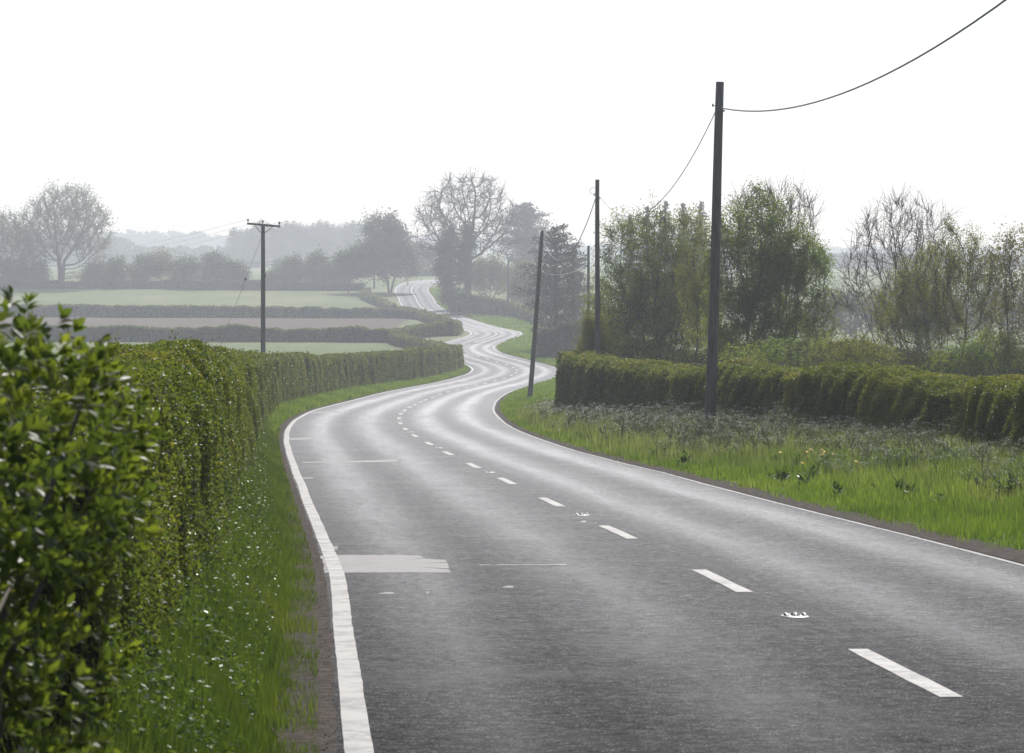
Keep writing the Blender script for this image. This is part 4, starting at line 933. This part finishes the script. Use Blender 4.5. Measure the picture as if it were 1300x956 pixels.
# ------------------------------------------------------------------ poles and wires
def pole(label, Y, u0, v0, u1, vtop, rad, zb=None, group='wooden telegraph poles', coil=False, bolts=True):
    p1 = world(u1, vtop, Y); x0 = (u0-650)*Y/F; z0 = gzs(x0, Y) if zb is None else zb
    r_ = thing('telegraph_pole', (x0, Y, z0), label, 'pole', group)
    p0 = np.array([x0, Y, z0-.4]); t = np.linspace(0, 1, 9)[:, None]; pts = p0+(p1-p0)*t; pts[:, 0] += .02*np.sin(t[:, 0]*5)
    b = MB(); b.tube(pts, np.linspace(rad*1.15, rad*.82, 9), 16); b.build('shaft', M['pole'], r_, True)
    H = p1-p0; L = np.linalg.norm(H); H = H/L
    if bolts:
        c = p1-H*.62; b = MB(); b.tube([c+[-rad*1.5, -.02, 0], c+[-rad*.6, -.02, 0]], .012, 6); b.tube([c+[-rad*1.45, -.02, -.03], c+[-rad*1.45, -.02, .05]], .022, 8); b.build('wire_bracket', M['iron'], r_, True)
        b = MB(); b.tube([p1-H*.75-H*.02, p1-H*.75+H*.02], rad*1.03, 12, False); b.build('metal_band', M['iron'], r_, True)
    if coil:
        b = MB(); a = np.linspace(0, 2*np.pi*1.9, 30); c = p1-H*.45+np.array([-rad*1.9, -.05, 0]); b.tube(np.c_[c[0]+np.cos(a)*.13, np.full(30, c[1])+np.linspace(0, .03, 30), c[2]+np.sin(a)*.13], .010, 5); b.build('cable_coil', M['wire'], r_, True)
    return r_
pole('nearest tall timber pole rising from the right verge into the sky, dark and thick', 76, 899.5, 530, 915, 104, .13)
pole('middle timber pole behind the end of the right hedge, upright beside the bushy tree', 116, 757.5, 470, 759, 228, .10, coil=True)
pole('leaning timber pole at the tip of the right verge, tilted to the right', 165, 671.5, 493, 689, 293, .125)
pole('short dark pole in front of the pine, between the leaning pole and the middle pole', 325, 699, 455, 700.5, 346, .15, bolts=False)
pole('pole whose top shows just left of the middle pole, above the shrub', 215, 746.5, 480, 747.5, 312, .11, bolts=False)
pole('thin distant pole beside the pale topped hedge right of the far road', 520, 644.5, 405, 645.5, 330, .19, bolts=False)
def wire(label, a, b, sag, rad, seg=40, group='sagging overhead wires', pts=None):
    a, b = np.array(a, float), np.array(b, float); t = np.linspace(0, 1, seg)
    P = a+(b-a)*t[:, None]; P[:, 2] -= 4*sag*t*(1-t)
    m = MB(); m.tube(P, rad, 5); o = m.build('overhead_wire', M['wire'], None, True); return tag(o, label, 'wire', group)
P1w = (5.35, 75.87, (VH-136)*75.87/F)
wire('long wire climbing from the nearest pole to the top right corner of the picture', P1w, (9.5, 20, 8.3), 2.21, .019)
wire('wire sagging from the nearest pole down to the middle pole', P1w, world(759, 246, 115.9), 1.75, .013)
wire('wire sagging from the middle pole down to the leaning pole', world(756, 252, 116), world(689.5, 306, 164.8), 1.7, .018)
wire('low wire from the leaning pole to the pole just left of the middle pole', world(687, 345, 164.8), world(747, 332, 215), .5, .018)
wire('pale distant wire from the leaning pole to the far left, upper of two', world(688, 301, 165), world(-60, 333, 250), .95, .007, 60)
wire('pale distant wire from the leaning pole to the far left, lower of two', world(688, 305, 165), world(-60, 337, 250), .95, .007, 60)
# power pole with crossarm
def power_pole(label, Y, u0, v1, du, dv, rad, z0=None, stay=False):
    x0 = (u0-650)*Y/F; z0 = gzs(x0, Y) if z0 is None else z0; zt = (VH-v1)*Y/F; s_ = Y/F
    r_ = thing('power_pole', (x0, Y, z0), label, 'pole', 'power poles with crossarm across the left fields')
    b = MB(); t = np.linspace(0, 1, 7); b.tube(np.c_[x0+t*0, np.full(7, Y), z0-.4+(zt-z0+.4)*t], np.linspace(rad*1.15, rad*.85, 7), 14); b.build('shaft', M['pole'], r_, True)
    A = np.array([x0-du*s_*.93, Y-.55, zt-.02+dv*s_*.6]); B = np.array([x0+du*s_*1.07, Y+.25, zt-.02-dv*s_]); h = .062
    b = MB(); T = (B-A)/np.linalg.norm(B-A); up = np.array([0, 0, 1.]); sd = np.cross(T, up)
    V = [p+sx*sd*.05+sz*up*h+np.array([0, -rad-.06, 0]) for p in (A, B) for sx in (-1, 1) for sz in (-1, 1)]
    b.add(V, [[0,1,3,2],[4,6,7,5],[0,4,5,1],[2,3,7,6],[0,2,6,4],[1,5,7,3]]); b.build('crossarm', M['pole'], r_)
    tips = []
    for k, f in enumerate((.0, .47, 1.0)):
        p = A+(B-A)*(.02+.96*f)+np.array([0, -rad-.06, 0]); b = MB(); b.tube([p+[0,0,.14], p+[0,0,.17], p+[0,0,.20], p+[0,0,.22], p+[0,0,.27], p+[0,0,.29]], [.03,.065,.045,.062,.045,.015], 10); ins = b.build('insulator', M['porcelain'], r_, True); b = MB(); b.tube([p+[0,0,.05], p+[0,0,.15]], .014, 6); pin = b.build('pin', M['iron'], r_); pin.parent = ins; tips.append(p+[0, 0, .27])
    for f in (-1, 1):
        p = A+(B-A)*(.5+f*.27)+np.array([0, -rad-.06, -h]); b = MB(); b.tube([p, (x0+f*rad*.6, Y-rad-.03, zt-.55)], .024, 6); b.build('brace', M['iron'], r_)
    return r_, tips
p1_, t1_ = power_pole('timber power pole with crossarm and three insulators, standing in the left field behind the hedge', 178, 334, 285, 20, 2, .14)
b = MB(); bx, by, bz = p1_.location; b.box((bx+.12, by-.15, (VH-349)*178/F), (.07, .05, .12)); b.build('switch_box', M['iron'], p1_)
p2_, t2_ = power_pole('far hazy power pole in front of the dense tree beside the far road', 655, 475, 292, 6, 0, .2)
for k in range(3):
    wire('power line between the two crossarm poles, %s of three' % ['left', 'middle', 'right'][k], t1_[k], t2_[k], 2.4, .007, 50, 'power lines on the crossarm poles')
    wire('power line leaving the near crossarm pole towards the left edge, %s of three' % ['left', 'middle', 'right'][k], t1_[k], world(-90+k*8, 320+k*5, 330), 1.6, .006, 50, 'power lines on the crossarm poles')
# stay wire with its insulator
a = np.array([bx-.12, 178, (VH-302)*178/F]); gx = (298-650)*195/F-2; e = np.array([gx, 195, gzs(gx, 195)])
sw = thing('stay_wire', e, 'diagonal stay wire with small dark insulator, left of the near crossarm pole', 'wire')
b = MB(); b.tube([a, e], .012, 6); b.build('cable', M['wire'], sw)
c = a+(e-a)*.26; d = (e-a)/np.linalg.norm(e-a); b = MB(); b.tube([c-d*.16, c-d*.1, c, c+d*.1, c+d*.16], [.02, .06, .075, .06, .02], 8); b.build('insulator', M['porcelain'], sw, True)

# ------------------------------------------------------------------ haze
hb = MB(); hb.box((0, 1355, 67), (1490, 1410, 78.5)); hz = hb.build('haze', None)
hm, nt, out = mat('haze_air'); pv = N(nt, 'ShaderNodeVolumePrincipled'); pv.inputs['Density'].default_value = .00056; pv.inputs['Color'].default_value = (.87, .905, 1, 1); pv.inputs['Anisotropy'].default_value = .45
nt.links.new(pv.outputs[0], out.inputs['Volume']); hz.data.materials.append(hm); stuff(hz, 'pale morning haze lying over the valley', 'haze')

# ------------------------------------------------------------------ light, sky, camera
SUN_EL, SUN_AZ = 45, 9           # degrees; azimuth from +Y towards +X
sc = bpy.context.scene
w = bpy.data.worlds.new('World'); sc.world = w; w.use_nodes = True; nt = w.node_tree
bg = nt.nodes['Background']; sky = nt.nodes.new('ShaderNodeTexSky'); sky.sky_type = 'NISHITA'; sky.sun_disc = False
sky.sun_elevation = R(SUN_EL); sky.sun_rotation = R(SUN_AZ); sky.dust_density = 2.0; sky.air_density = 1.0; sky.ozone_density = 1.0
nt.links.new(sky.outputs[0], bg.inputs[0]); bg.inputs[1].default_value = .10
sl = bpy.data.lights.new('sun', 'SUN'); sl.energy = 5.0; sl.angle = R(.6); sl.color = (1, .96, .915)
so_ = bpy.data.objects.new('sun', sl); C.objects.link(so_); so_.rotation_euler = (R(90-SUN_EL), 0, R(180-SUN_AZ))
so_.rotation_euler = (-R(90-SUN_EL), 0, -R(SUN_AZ))
cam = bpy.data.cameras.new('camera'); co = bpy.data.objects.new('camera', cam); C.objects.link(co); sc.camera = co
co.location = (0, 0, 0); co.rotation_euler = (R(90), 0, 0)
cam.sensor_width = 36; cam.lens = 36*F/1300; cam.shift_y = -(478-VH)/1300; cam.clip_start = .1; cam.clip_end = 6000
cam.dof.use_dof = True; cam.dof.focus_distance = 70; cam.dof.aperture_fstop = 12
sc.view_settings.view_transform = 'Standard'; sc.view_settings.look = 'None'; sc.view_settings.gamma = 1; sc.view_settings.exposure = .15
sc.view_settings.use_curve_mapping = False
cy = sc.cycles; cy.max_bounces = 6; cy.diffuse_bounces = 3; cy.glossy_bounces = 2; cy.transmission_bounces = 3; cy.volume_bounces = 1
cy.use_denoising = True; cy.use_adaptive_sampling = True; cy.adaptive_threshold = .02
try: cy.denoiser = 'OPENIMAGEDENOISE'
except Exception: pass
cy.caustics_reflective = False; cy.caustics_refractive = False; cy.sample_clamp_indirect = 6
